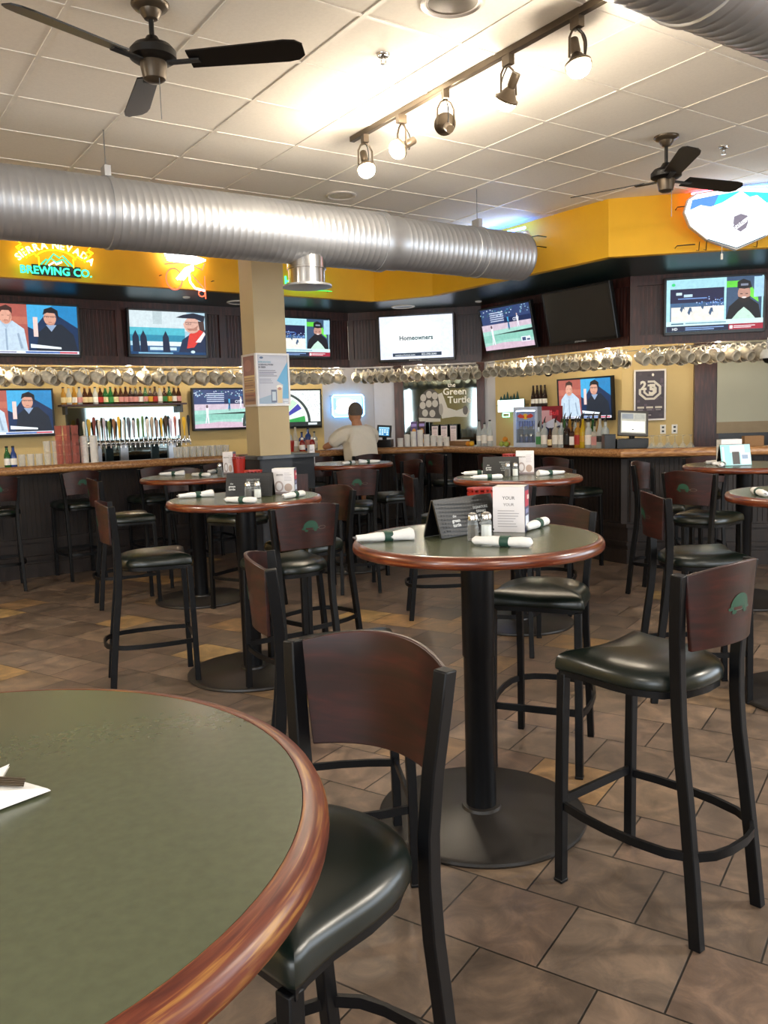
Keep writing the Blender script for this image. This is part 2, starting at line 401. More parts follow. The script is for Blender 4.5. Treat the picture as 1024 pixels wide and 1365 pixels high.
# soffit: yellow face, dark green underside
def ln(run, s, off=0): p, a = runpt(run, s, off); return p
ypoly = [ln('Y1', -3.4), (-.035, 10.09), (.64, 9.76), (2.11, 7.69), ln('Y4', 4.2)]
outer = [ln('W4', 3.3, -.12), (3.09, 10.75), (1.8, 12.73), (-.1, 13.1), ln('W1', -2.6, -.12)]
pts = ypoly+outer; n = len(pts)
g = G(); g.add([(*p, SZ) for p in pts], [tuple(range(n))[::-1]])
g.add([(*p, SZ+.02) for p in pts], [tuple(range(n))])
struct('trim_2', g, 'green', 0)
g = G()
for i in range(4):
    a, b = ypoly[i], ypoly[i+1]; d = Vector((b[0]-a[0], b[1]-a[1], 0)).normalized(); o = Vector((-d.y, d.x, 0))*.08
    A, B = Vector((*a, 0)), Vector((*b, 0)); vs = []
    for z in (SZ-.001, CZ): vs += [A+Vector((0, 0, z)), B+Vector((0, 0, z)), B+o+Vector((0, 0, z)), A+o+Vector((0, 0, z))]
    g.add(vs, [(3, 2, 1, 0), (4, 5, 6, 7), (0, 1, 5, 4), (2, 3, 7, 6), (1, 2, 6, 5), (3, 0, 4, 7)])
struct('wall_soffit', g, 'yellow', 0)
# panelled valance carrying the televisions
VR = [('V1', -2.6, 2.95), ('V2', 0, 1.775), ('V3', 0, 2.35), ('V4', 0, 3.0)]
for k, (run, s0, s1) in enumerate(VR):
    (x, y), a = runpt(run, 0); g = G()
    g.box(s0, s1, .012, .10, VZ, SZ)
    g.box(s0, s1, -.02, .012, SZ-.10, SZ); g.box(s0, s1, -.02, .012, VZ, VZ+.09)
    g.box(s0, s1, -.035, .012, VZ-.012, VZ+.012)
    s = s0
    while s < s1-.05:                                                # stiles and beading
        g.box(s, s+.07, -.02, .012, VZ+.09, SZ-.1)
        q = s+.07+.04
        while q < min(s+.62, s1)-.03: g.box(q-.003, q+.003, .004, .013, VZ+.09, SZ-.1); g.box(q+.012, q+.014, .006, .013, VZ+.09, SZ-.1); q += .042
        s += .62
    struct('trim_%d' % (k+3), g, 'dwood', 0, 0, (x, y, 0), a)
# bar front, foot rail, counter
CR = [('C1', -2.7, 4.197), ('C2', 0, 1.008), ('C3', 0, 2.737), ('C4', 0, 3.6)]
def polyline_offset(off): 
    """points of the counter edge polyline moved by off towards the room"""
    L = []
    for run, s0, s1 in CR: L.append((runpt(run, s0, off)[0], runpt(run, s1, off)[0]))
    out = [L[0][0]]
    for (a, b), (c, d) in zip(L, L[1:]):
        x1, y1 = a; x2, y2 = b; x3, y3 = c; x4, y4 = d
        D = (x1-x2)*(y3-y4)-(y1-y2)*(x3-x4)
        t = ((x1-x3)*(y3-y4)-(y1-y3)*(x3-x4))/D; out.append((x1+t*(x2-x1), y1+t*(y2-y1)))
    return out+[L[-1][1]]
bar = thing('panelled_bar', 'long dark panelled bar front wrapping under the wooden counter', 'bar', (0, 0, 0))
F0, F1 = polyline_offset(-.2), polyline_offset(-.32)
def band(g, A, B, z0, z1, m=0):
    for i in range(len(A)-1):
        vs = [(*A[i], z0), (*A[i+1], z0), (*B[i+1], z0), (*B[i], z0), (*A[i], z1), (*A[i+1], z1), (*B[i+1], z1), (*B[i], z1)]
        g.add(vs, [(3, 2, 1, 0), (4, 5, 6, 7), (0, 1, 5, 4), (2, 3, 7, 6), (1, 2, 6, 5), (3, 0, 4, 7)], m)
g = G(); band(g, F0, F1, 0, 1.06)
for run, s0, s1 in CR:
    (x, y), a = runpt(run, 0); M4 = Matrix.Translation((x, y, 0)) @ Matrix.Rotation(a, 4, 'Z')
    s = s0+.02
    while s < s1-.1:
        g.box(s, s+.06, .185, .21, .40, 1.04, 0, M4); q = s+.1
        while q < min(s+.9, s1)-.02: g.box(q-.006, q+.006, .192, .205, .42, 1.03, 0, M4); q += .045
        s += .9
obj('panelling', g, 'bwood', bar, 0)
g = G(); band(g, polyline_offset(-.165), F0, .36, .40); band(g, polyline_offset(-.17), F0, .18, .22); band(g, polyline_offset(-.175), F0, 0, .14)
obj('foot_moulding', g, 'bwood', bar, 0)
ct = thing('bar_counter', 'long varnished wooden counter top running round the whole bar', 'counter', (0, 0, 0))
g = G(); band(g, polyline_offset(-.05), polyline_offset(-.62), 1.085, 1.125); obj('counter_top', g, 'cwood', ct, 0)
g = G(); prof = [(-.06, 1.065), (-.02, 1.062), (0, 1.075), (.005, 1.10), (0, 1.13), (-.02, 1.145), (-.045, 1.142), (-.06, 1.13)]
PL = [polyline_offset(o) for o, z in prof]
for i in range(len(PL[0])-1):
    vs = []; k = len(prof)
    for e in (i, i+1): vs += [(*PL[j][e], prof[j][1]) for j in range(k)]
    g.add(vs, [(j, (j+1) % k, (j+1) % k+k, j+k) for j in range(k)])
obj('bar_rail', g, 'cwood', ct, 50)
# back bar worktop along the walls
bb = thing('back_bar_cabinet', 'low dark back bar cabinet against the walls behind the bar', 'cabinet', (0, 0, 0))
WR = [('W1', -2.4, 4.2), ('W2', 0, 1.88), ('W3', 0, 2.40), ('W4', 0, .84)]
g = G(); g2 = G()
for run, s0, s1 in WR:
    (x, y), a = runpt(run, 0); M4 = Matrix.Translation((x, y, 0)) @ Matrix.Rotation(a, 4, 'Z')
    t0 = .0 if s0 <= -1 else .2; g.box(s0+t0, s1-.2, -.48, -.01, 0, .98, 0, M4); g2.box(s0+t0, s1-.2, -.50, -.005, .98, 1.02, 0, M4)
obj('cabinet_body', g, 'dwood', bb, 0); obj('worktop', g2, 'steel', bb, 0)
# wooden pilasters and the window with its roller shade
for i, (run, s0, s1, d) in enumerate((('W2', .33, .47, .06), ('W2', 1.60, 1.72, .06), ('W4', .86, 1.10, .10))):
    wallrun('trim_%d' % (i+7), run, s0, s1, 0, SZ, 'dwood', .0, d)
(x, y), a = runpt('W4', 0)
g = G(); g.box(1.10, 1.16, -.06, -.001, .95, 2.5); g.box(2.9, 2.96, -.06, -.001, .95, 2.5); g.box(1.10, 2.96, -.06, -.001, 2.44, 2.5); g.box(1.1, 2.96, -.06, -.001, .92, .98)
w4 = struct('window_4', g, 'dwood', 0, 0, (x, y, 0), a)
obj('pane', G().box(1.16, 2.9, -.02, -.012, .98, 2.44), 'offscr', w4, 0)
rs = thing('roller_shade', 'pale roller shade pulled most of the way down over the window', 'shade', (x, y, 0), a)
obj('shade_cloth', G().box(1.13, 2.93, -.075, -.065, 1.33, 2.5), 'blind', rs, 0)
obj('hem_panel', G().box(1.13, 2.93, -.077, -.063, 1.19, 1.33), 'blindb', rs, 0)
obj('roller', G().tube([(1.12, -.075, 2.5), (2.94, -.075, 2.5)], .025, 12), 'blindb', rs)

# column with half wall
ux, uy = cos(rad(34)), sin(rad(34)); CM = Matrix.Translation((-1.137, 7.70, 0)) @ Matrix.Rotation(rad(34), 4, 'Z')
struct('wall_column', G().box(0, .32, 0, .28, 0, CZ, 0, CM), 'tan2', 0)
pw = thing('half_wall', 'slate grey half wall with a flat cap wrapped around the tan column', 'half wall', (-1.137, 7.70, 0), rad(34))
g = G(); g.box(-.02, .56, -.02, .0, 0, 1.16); g.box(-.02, 0, -.02, .30, 0, 1.16); g.box(.32, .56, -.02, .30, 0, 1.16); g.box(-.02, .56, .28, .30, 0, 1.16)
obj('wall_box', g, 'pony', pw, 0)
g = G(); g.box(-.06, .60, -.06, -.001, 1.16, 1.195); g.box(-.06, -.001, -.06, .34, 1.16, 1.195); g.box(.321, .60, -.06, .34, 1.16, 1.195); g.box(-.06, .6, .281, .34, 1.16, 1.195)
obj('cap', g, 'cap', pw, 0, .004)
obj('inset_panel', G().box(.34, .48, -.03, -.018, .2, 1.0), 'dwood', pw, 0)
# framed posters on the column
def frame_pic(w, h, t=.018):
    g = G(); g.box(-w/2, w/2, -.012, 0, 0, t); g.box(-w/2, w/2, -.012, 0, h-t, h); g.box(-w/2, -w/2+t, -.012, 0, t, h-t); g.box(w/2-t, w/2, -.012, 0, t, h-t); return g
p = CM @ Vector((.165, -.002, 1.655))
t = thing('framed_poster', 'white framed beer poster with a blue sail shape on the column', 'poster', p, rad(34))
obj('frame', frame_pic(.345, .485), 'frame', t, 0)
pc = Pic(.32, .46, '#c9cbd6', None, .012)
pc.poly([(1, .88), (1, .12), (.78, .12), (.82, .40), (.62, .48)], '#6fb2dc').poly([(1, .1), (.8, .1), (.85, .02), (1, .02)], '#dfe6ee')
pc.poly([(.02, .02), (.02, .12), (.42, .2), (.55, .02)], '#9fb4c8').rect(.42, .04, .60, .30, '#6d7892').rect(.45, .08, .57, .26, '#c6d2dd')
pc.rect(.62, .03, .78, .36, '#dcc9a4').ell(.70, .36, .10, .04, '#f1ece0').ell(.70, .32, .06, .03, '#c08a7c')
pc.ell(.15, .94, .06, .022, '#5f7391')
pc.text('INTRODUCING', .05, .84, .028, '#3c9bb5', 'l', .02, .6).text('A REVOLUTION', .05, .785, .032, '#3d4256', 'l', .03, .66).text('IN BEER', .05, .735, .032, '#3d4256', 'l', .03, .4)
pc.lines(.06, .64, .56, .70, 4, '#6a6c82', .35); pc.lines(.06, .5, .42, .53, 3, '#8d90a3', .3); pc.rect(.80, .055, .96, .065, '#8c8f9c')
pc.build('printed_sheet', M['print'], t, None, -.003)
p = CM @ Vector((-.002, .14, 1.655))
t = thing('framed_poster', 'reddish brown framed menu sheet on the narrow side of the column', 'poster', p, rad(34-90))
obj('frame', frame_pic(.29, .485), 'frame', t, 0)
pc = Pic(.265, .46, '#a98468', None, .012)
pc.rect(0, .6, 1, 1, '#8f5f55').ell(.4, .8, .3, .12, '#a36d60').rect(.05, .56, .95, .60, '#d8bd86')
for k, c in enumerate(('#c2a06e', '#b08a60', '#c8a878', '#a9705a', '#8e6a5c')): pc.rect(.06, .47-.1*k, .94, .54-.1*k, c).rect(.1, .49-.1*k, .8, .505-.1*k, '#6b4a3c')
pc.build('printed_sheet', M['print'], t, None, -.003)

# ---------------------------------------------------------------- ducts
def duct(name, label, P, ang, t0, t1, R, z, pitch=.05, tee=None, ends=None, hang=()):
    t = thing(name, label, 'duct', (P[0], P[1], z), ang)
    def seg(nm, a, b, R):
        g = G(); n = 40; xs = []; x = a
        while x < b-1e-6: xs += [(x, R), (x+.004, R+.0016), (x+.008, R)]; x += pitch
        xs.append((b, R)); vs = []; fs = []
        for i, (x, r) in enumerate(xs):
            for j in range(n):
                th = 2*PI*j/n; sk = pitch*j/n if 0 < i < len(xs)-1 else 0
                vs.append((min(b, x+sk), r*cos(th), r*sin(th)))
        for i in range(len(xs)-1):
            for j in range(n): j2 = (j+1) % n; fs.append((i*n+j, i*n+j2, (i+1)*n+j2, (i+1)*n+j))
        g.add(vs, fs); obj(nm, g, 'duct', t, 50)
    RX = Matrix.Rotation(PI/2, 4, 'Y')
    if ends:   # big part, reducer, small part
        x1, x2, R2 = ends; seg('spiral_pipe', t0, x1, R); seg('spiral_pipe', x2, t1, R2)
        obj('reducer', G().lathe([(R+.006, x1-.05), (R+.006, x1+.02), (R2+.006, x2-.05), (R2+.006, x2+.05)], 40, M4=RX), 'duct', t)
        obj('end_cap', G().lathe([(R2, t1-.01), (R2, t1), (.001, t1+.005)], 40, M4=RX), 'duct', t)
        obj('coupling_band', G().lathe([(R2+.001, t1-.62), (R2+.006, t1-.615), (R2+.006, t1-.585), (R2+.001, t1-.58)], 40, M4=RX), 'duct', t)
    else: seg('spiral_pipe', t0, t1, R); x1 = t1
    for h, Rh in hang:
        g = G(); g.lathe([(Rh+.004, h-.02), (Rh+.008, h-.018), (Rh+.008, h+.018), (Rh+.004, h+.02)], 40, M4=RX); g.box(h-.02, h+.02, -.045, .045, Rh, Rh+.07)
        s = obj('hanger_strap', g, 'duct', t); obj('hanger_rod', G().tube([(h, 0, Rh+.06), (h, 0, CZ-z)], .004, 6), 'steel', s)
    if tee:
        for h in tee:
            g = G().lathe([(.145, -R+.08), (.145, -R-.02), (.148, -R-.022), (.148, -R-.035), (.138, -R-.037), (.138, -R-.15)], 32, h, 0)
            c = obj('drop_collar', g, 'chrome', t)
            obj('diffuser_ring', G().lathe([(.136, -R-.145), (.183, -R-.15), (.186, -R-.165), (.134, -R-.17)], 32, h, 0), 'duct', c)
            g = G(); 
            for q in (.12, .09, .06, .03): g.lathe([(q, -R-.155), (q+.008, -R-.165), (q-.012, -R-.155)], 24, h, 0)
            g.lathe([(.136, -R-.12), (.001, -R-.12)], 24, h, 0); obj('louvre_rings', g, 'steel', c)
    return t
duct('spiral_duct', 'long ribbed silver ceiling duct crossing the left half of the room', (.03, 6.70), rad(33), -4.6, 1.50, .222, 2.89,
     tee=(-.66,), ends=(0.0, .10, .203), hang=((-2.1, .222), (1.0, .203)))
duct('spiral_duct', 'dark ribbed ceiling duct cutting across the top right corner', (-.861, 1.277), rad(34), .3, 7.6, .23, 2.85, tee=(4.35,), hang=((2.2, .23),))

# ---------------------------------------------------------------- ceiling fittings
def fan(label, x, y, a0, zc=3.14):
    t = thing('ceiling_fan', label, 'ceiling fan', (x, y, zc), 0, 'ceiling fans'); H = CZ-zc
    obj('canopy', G().lathe([(.001, H-.07), (.03, H-.065), (.045, H-.045), (.05, H-.03), (.075, H-.02), (.085, H-.008), (.085, H)], 24), 'bronze', t)
    obj('downrod', G().lathe([(.012, .09), (.012, H-.06)], 12), 'fan', t)
    obj('motor_housing', G().lathe([(.001, .115), (.025, .11), (.04, .085), (.05, .075), (.085, .068), (.105, .045), (.105, .015), (.085, .002), (.06, -.002), (.001, -.002)], 32), 'fan', t)
    obj('switch_cup', G().lathe([(.001, -.09), (.03, -.088), (.05, -.075), (.055, -.05), (.06, -.02), (.06, -.001)], 28), 'bronze', t)
    for k in range(3):
        A = Matrix.Rotation(rad(a0+120*k), 4, 'Z')
        o = obj('blade', G().prism([(.17, -.055), (.62, -.068), (.67, -.06), (.70, -.035), (.70, .035), (.67, .06), (.62, .068), (.17, .055)], -.003, .004, 0, A @ Matrix.Rotation(rad(-15), 4, 'X')), 'fan', t, 0)
        g = G().box(.07, .22, -.018, .018, -.012, -.004, 0, A); obj('blade_iron', g, 'fan', o, 0)
    obj('pull_chain', G().tube([(.03, -.03, -.08), (.03, -.03, -.26)], .002, 5), 'steel', t)
fan('three-bladed black ceiling fan at the upper left above the silver duct', -.99, 3.98, 353, 3.16)
fan('three-bladed black ceiling fan on the right in front of the shield sign', 2.06, 6.03, 24, 3.12)

def ray_lamp(label, x, y, yaw, tilt, grp='track lamps'):
    t = thing('track_lamp', label, 'track light', (x, y, CZ-.035), yaw, grp)
    obj('adapter', G().box(-.018, .018, -.03, .03, -.05, 0), 'bronze', t, 0)
    g = G(); pts = [(0, 0, -.05)]
    loop = [(-.045+0, 0, -.09), (-.045, 0, -.19), ]
    g.tube([(0, 0, -.05), (-.03, 0, -.065), (-.048, 0, -.10), (-.05, 0, -.19)], .006, 8); g.tube([(0, 0, -.05), (.03, 0, -.065), (.048, 0, -.10), (.05, 0, -.19)], .006, 8)
    obj('yoke', g, 'bronze', t)
    obj('cable', G().tube(bez((0, 0, -.05), (.0, -.09, -.11), (0, -.05, -.2), 10), .004, 6), 'plast', t)
    HM = Matrix.Translation((0, 0, -.19)) @ Matrix.Rotation(tilt, 4, 'X')
    hd = obj('lamp_head', G().lathe([(.001, .105), (.022, .105), (.024, .10), (.024, .04), (.020, .03), (.028, .02), (.052, -.018), (.064, -.022), (.064, -.034), (.055, -.034), (.05, -.02), (.001, .01)], 24, M4=HM), 'bronze', t)
    obj('bulb', G().lathe([(.001, -.085), (.025, -.082), (.046, -.068), (.057, -.048), (.056, -.034), (.045, -.012), (.02, .0)], 20, M4=HM), 'bulb', hd)
    d = HM @ Vector((0, 0, -.10)); P = Matrix.Translation(t.location) @ Matrix.Rotation(yaw, 4, 'Z') @ d
    return P, (Matrix.Rotation(yaw, 4, 'Z') @ HM).to_3x3() @ Vector((0, 0, -1))
tr = (-.14, 5.84); du = (cos(rad(-56.2)), sin(rad(-56.2)))
tk = thing('lighting_track', 'black ceiling track carrying five spot lamps', 'light track', (*tr, CZ), rad(-56.2))
obj('track_rail', G().box(0, 2.25, -.018, .018, -.035, 0), 'bronze', tk, 0, .003)
LAMPS = []
for s, yaw, tilt, lb in ((.16, 20, -25, 'track lamp nearest the far end of the track, glowing over the silver duct'),
                         (.58, 120, 60, 'track lamp second from the far end, head turned sideways'),
                         (1.02, 10, 120, 'middle track lamp shining up onto the ceiling'),
                         (1.55, -150, -40, 'track lamp with its head tipped down to the right, second from the near end'),
                         (2.03, 30, -15, 'track lamp at the near end of the track by the dark duct, brightest of all')):
    LAMPS.append(ray_lamp(lb, tr[0]+du[0]*s, tr[1]+du[1]*s, rad(yaw), rad(tilt)))
def flat_round(name, label, cat, x, y, z, r, m1, m2, grp=None):
    t = thing(name, label, cat, (x, y, z), 0, grp)
    obj('rim', G().lathe([(r*.84, -.006), (r*.9, -.014), (r, -.008), (r, 0), (r*.84, 0)], 32), m1, t)
    obj('grille', G().lathe([(.001, -.010), (r*.5, -.009), (r*.86, -.005)], 32), m2, t); return t
flat_round('ceiling_speaker', 'large dark round ceiling speaker at the top edge', 'speaker', .39, 4.04, CZ, .15, 'frame', 'bronze')
flat_round('ceiling_speaker', 'tan round ceiling speaker just beyond the far end of the lamp track', 'speaker', -.28, 7.29, CZ, .13, 'frame', 'beige')
flat_round('soffit_speaker', 'white ringed round speaker in the green soffit left of the column', 'speaker', -1.60, 9.80, SZ, .15, 'whitep', 'steel')
flat_round('soffit_speaker', 'white ringed round speaker in the green soffit above the white television', 'speaker', .32, 10.62, SZ, .15, 'whitep', 'steel')
flat_round('recessed_downlight', 'tiny unlit round downlight in the green soffit above the left cap-man television', 'downlight', -2.10, 9.28, SZ, .04, 'whitep', 'steel')
flat_round('recessed_downlight', 'tiny round downlight in the green soffit above the baseball television', 'downlight', 1.24, 10.35, SZ, .04, 'whitep', 'steel')
for x, y, lb in ((.07, 4.57, 'chrome sprinkler head between the big fan and the lamp track'), (2.57, 6.29, 'chrome sprinkler head to the right of the far fan')):
    t = thing('fire_sprinkler', lb, 'sprinkler', (x, y, CZ))
    obj('escutcheon', G().lathe([(.008, -.004), (.03, -.012), (.036, -.004), (.036, 0)], 20), 'chrome', t)
    g = G(); g.tube([(0, 0, 0), (0, 0, -.03)], .008, 8); g.tube([(-.012, 0, -.015), (-.012, 0, -.045), (0, 0, -.055)], .003, 5); g.tube([(.012, 0, -.015), (.012, 0, -.045), (0, 0, -.055)], .003, 5)
    g.lathe([(.001, -.058), (.018, -.056), (.018, -.053)], 12); obj('nozzle', g, 'chrome', t)
# security camera domes
for x, y, z, lb in ((*ln('V3', .55, -.62), 2.02, 'small dark dome camera hanging behind the mugs right of the turtle mirror'), (*ln('V4', 1.33, .16), 1.99, 'white dome camera hanging under the valance at the right edge')):
    t = thing('dome_camera', lb, 'camera', (x, y, z))
    obj('housing', G().lathe([(.001, .09), (.05, .09), (.075, .05), (.08, 0), (.001, 0)], 20), 'whitep' if 'white' in lb else 'steel', t)
    obj('smoked_dome', G().lathe([(.001, -.05), (.03, -.042), (.048, -.02), (.052, 0)], 20), 'plast', t)
    obj('drop_rod', G().tube([(0, 0, .09), (0, 0, (SZ if 'dark' in lb else VZ)-z)], .012, 8), 'steel', t)
# unseen ceiling lights, added behind and beside the view to brighten the room
for i, (x, y) in enumerate(((-2.6, -1.2), (1.2, -1.2), (-4.6, 3.2), (4.6, 2.4))):
    t = thing('added_troffer', 'added square ceiling light out of view, brightening the room', 'ceiling light', (x, y, CZ), rad(34), 'added ceiling troffers')
    obj('frame', frame_pic(.6, .6, .02).xf(Matrix.Translation((0, .3, -.001)) @ Matrix.Rotation(PI/2, 4, 'X')), 'grid', t, 0)
    obj('lens', G().box(-.28, .28, -.28, .28, -.006, -.002), 'added_troff', t, 0)
# ---------------------------------------------------------------- bar stools
def board_fn(x):      # rear bulge of the curved back board
    return -.214-.082*(1-(min(abs(x), .2)/.2)**2)
def make_stool():
    t = thing('bar_stool', 'x', 'bar stool', (0, 0, 0))
    # seat cushion: rounded back, flared pointed front corners
    def outline(k):
        pts = []
        ctl = [(.0, -.215), (.09, -.203), (.158, -.155), (.195, -.075), (.201, .01), (.194, .10), (.200, .17), (.210, .208), (.180, .205), (.10, .196), (0, .192)]
        ctl = ctl+[(-x, y) for x, y in ctl[-2:0:-1]]
        return [(x*k, y*k) for x, y in ctl]
    R = [(.985, .706), (1.0, .716), (1.002, .730), (.985, .746), (.935, .760), (.82, .773), (.6, .783), (.3, .788)]
    g = G(); base = outline(1); n = len(base); vs = []
    for k, z in R:
        for x, y in outline(k):
            zz = z-.010*max(0, (y-.1)/.1)*(1-abs(x)/.22) if z > .73 else z
            if z > .73: zz += .012*max(0, (y-.05)/.16)*(abs(x)/.22)**2
            vs.append((x, y, zz))
    vs.append((0, 0, .789)); fs = []
    for j in range(len(R)-1):
        for i in range(n): i2 = (i+1) % n; fs.append((j*n+i, j*n+i2, (j+1)*n+i2, (j+1)*n+i))
    for i in range(n): fs.append(((len(R)-1)*n+i, (len(R)-1)*n+(i+1) % n, len(vs)-1))
    fs.append(tuple(range(n))[::-1]); g.add(vs, fs)
    o = obj('seat', g, 'seat', t, 60); sm = o.modifiers.new('sub', 'SUBSURF'); sm.levels = 1; sm.render_levels = 1
    g = G(); g.prism([(x*.93, y*.93) for x, y in base], .690, .712); obj('seat_frame', g, 'black', t, 30)
    for s in (-1, 1):
        g = G(); g.tube([(s*.183, .20, 0), (s*.181, .196, .35), (s*.178, .188, .70)], .0, sq=(.0155, .0155)); g.box(s*.183-.017, s*.183+.017, .183, .217, 0, .012)
        obj('leg', g, 'black', t, 30, .003)
    for s in (-1, 1):
        P = [(s*.165, -.275, 0), (s*.160, -.255, .20), (s*.155, -.232, .40), (s*.152, -.212, .55), (s*.152, -.203, .66), (s*.155, -.200, .76), (s*.166, -.203, .88), (s*.180, -.213, 1.0), (s*.186, -.220, 1.068)]
        g = G(); g.tube(P, 0, sq=(.0145, .018)); obj('leg', g, 'black', t, 30, .003)
    g = G(); g.tube([(s[0], s[1], .262) for s in [(.183, .19), (.200, .10), (.208, 0), (.205, -.10), (.19, -.19), (.155, -.255), (.10, -.288), (.04, -.30), (-.04, -.30), (-.10, -.288), (-.155, -.255), (-.19, -.19), (-.205, -.10), (-.208, 0), (-.200, .10), (-.183, .19)]], 0, sq=(.006, .013))
    obj('foot_ring', g, 'black', t, 50)
    obj('front_stretcher', G().box(-.175, .175, .190, .202, .262, .290), 'black', t, 0)
    # back board
    g = G(); K = 16; vs = []; th = .012
    for side in (0, 1):
        for i in range(K+1):
            x = -.184+.368*i/K; q = 1-(abs(x)/.184)**2; zt = 1.066+.026*q; zb = .850+.008*q
            for j in range(5):
                z = zb+(zt-zb)*j/4; w = .152+.024*(z-.85)/.215; xx = x*w/.184
                vs.append((xx, board_fn(xx)-.008*(z-.98)/.11+(th if side else 0), z))
    m = (K+1)*5; fs = []
    for i in range(K):
        for j in range(4):
            a = i*5+j; fs += [(a, a+5, a+6, a+1), (m+a, m+a+1, m+a+6, m+a+5)]
        a = i*5; fs += [(a, m+a, m+a+5, a+5), (a+4, a+9, m+a+9, m+a+4)]
    for j in range(4): fs += [(j, j+1, m+j+1, m+j), (K*5+j, m+K*5+j, m+K*5+j+1, K*5+j+1)]
    g.add(vs, fs); bk = obj('backrest', g, 'chairwood', t, 40, .0025)
    # turtle emblem on the rear face
    def on(x, z): return (x, board_fn(x)-.008*(z-.98)/.11-.0012, z)
    def patch(g, pts, c):
        g.add([on(*p) for p in pts], [tuple(range(len(pts)))])
    ox, oz = .0, .965
    # seen from behind, +x is to the left: mirror so the head points right
    def ring(cx, cz, rx, rz, n=18, a0=0, a1=360): return [(ox+(cx+rx*cos(rad(a0+(a1-a0)*i/n))), oz+cz+rz*sin(rad(a0+(a1-a0)*i/n))) for i in range(n)]
    g = G(); sh = ring(-.005, 0, .042, .038, 16, 0, 191)
    for a, b in zip(sh, sh[1:]): g.add([on(*a), on(*b), on(b[0], oz), on(a[0], oz)], [(0, 1, 2, 3)])
    patch(g, ring(-.005, -.004, .052, .007), 0); patch(g, ring(-.030, -.014, .010, .006), 0); patch(g, ring(.022, -.014, .010, .006), 0); patch(g, ring(-.046, -.006, .008, .004), 0)
    obj('turtle_shell_mark', g, 'turt', bk, 0, 0, 'green turtle shell printed on the back board')
    g = G()
    for k in range(2):
        P = [(ox+(.052+.024*math.cos(a)+.012), oz-.004+.010*sin(a)) for a in [2*PI*i/14 for i in range(14)]]
        P = [(p[0]-.0*k, p[1]) for p in P]
    for i in range(14):
        a, b = P[i], P[(i+1) % 14]; c = (ox+.064+(b[0]-ox-.064)*.8, oz-.004+(b[1]-oz+.004)*.75); d = (ox+.064+(a[0]-ox-.064)*.8, oz-.004+(a[1]-oz+.004)*.75)
        g.add([on(*a), on(*b), on(*c), on(*d)], [(0, 1, 2, 3)])
    obj('turtle_head_outline', g, 'ink', bk, 0, 0, 'faint outlined turtle head on the back board')
    return t
stool0 = make_stool(); st_used = [0]
def stool(x, y, face, label, grp=None):
    rz = rad(face-90)
    if not st_used[0]:
        st_used[0] = 1; stool0.location = (x, y, 0); stool0.rotation_euler = (0, 0, rz); stool0['label'] = label
        if grp: stool0['group'] = grp
        return stool0
    r = dup(stool0, (x, y, 0), rz, label)
    if grp: r['group'] = grp
    elif 'group' in r: del r['group']
    return r
G1 = 'green-seated bar stools of the room'
STOOLS = [
 (-.182, 1.362, -128, 'nearest bar stool, big in front, tucked against the large foreground table'),
 (.806, 2.48, 127.5, 'bar stool at right front, its turtle-marked back towards us, beside the middle round table'),
 (.684, 3.53, -112, 'bar stool facing us behind the right side of the middle round table'),
 (-.158, 2.68, 8, 'bar stool seen edge-on just behind the nearest stool, its curved back bulging left'),
 (-1.37, 4.80, 20, 'side-on bar stool standing clear on the left, facing the left-centre round table'),
 (-.53, 4.45, 122, 'bar stool with green turtle on its back, before the left-centre table right half'),
 (-.475, 5.13, -131.5, 'bar stool with plain reddish back facing left, behind the stool with the bright green turtle'),
 (-2.185, 6.96, 26, 'side-on bar stool left of the second table back on the left'),
 (-.262, 7.30, 99, 'bar stool seen from behind at the table in front of the man in white'),
 (.45, 6.20, 2, 'side-on bar stool left of the table behind the middle one, pale light on back'),
 (.10, 8.10, -150, 'bar stool facing left beside the table of the man, pale light on its seat'),
 (2.318, 6.655, -41, 'farther bar stool with a shiny edge-on back, right of centre near the bar corner'),
 (2.27, 5.81, 43, 'bar stool showing its turtle back at the table with the blue menu stand'),
 (1.655, 4.28, -3.5, 'dark side-on bar stool just behind the right front stool'),
 (1.25, 6.26, -108, 'bar stool facing us at the far right of the table behind the middle one'),
 (.80, 5.30, 76, 'bar stool half hidden by cards, near side of the table behind the middle one'),
 (-1.16, 6.70, 150, 'bar stool behind the left-centre table, seat peeping out right of its napkin roll'),
 (-1.88, 7.80, -72, 'bar stool facing us from the far side of the second table back on the left'),
 (-3.66, 7.77, 119, 'bar stool at the left edge of the picture, drawn up to the long left bar'),
 (-3.12, 8.33, 126, 'second bar stool from the left edge along the left bar'),
 (-2.46, 8.70, 124, 'third bar stool from the left edge along the left bar'),
 (-1.90, 9.08, 124, 'fourth bar stool along the left bar, behind the far left table'),
 (-.86, 9.78, 124, 'bar stool at the left bar just right of the tan column'),
 (-.27, 10.08, 116, 'bar stool the man in the white shirt sits on'),
 (.36, 10.0, 79, 'bar stool at the short middle stretch of bar, right of the seated man'),
 (.80, 9.72, 34, 'bar stool at the corner of the right bar below the plastic cups'),
 (1.33, 8.98, 34, 'bar stool at the right bar behind the menus of the table behind the middle one'),
 (1.86, 8.05, 34, 'bar stool at the right bar closest to its protruding corner'),
 (2.93, 7.57, 79, 'bar stool at the far right bar behind the table with the blue menu stand'),
]
for a in STOOLS: stool(*a, grp=G1)

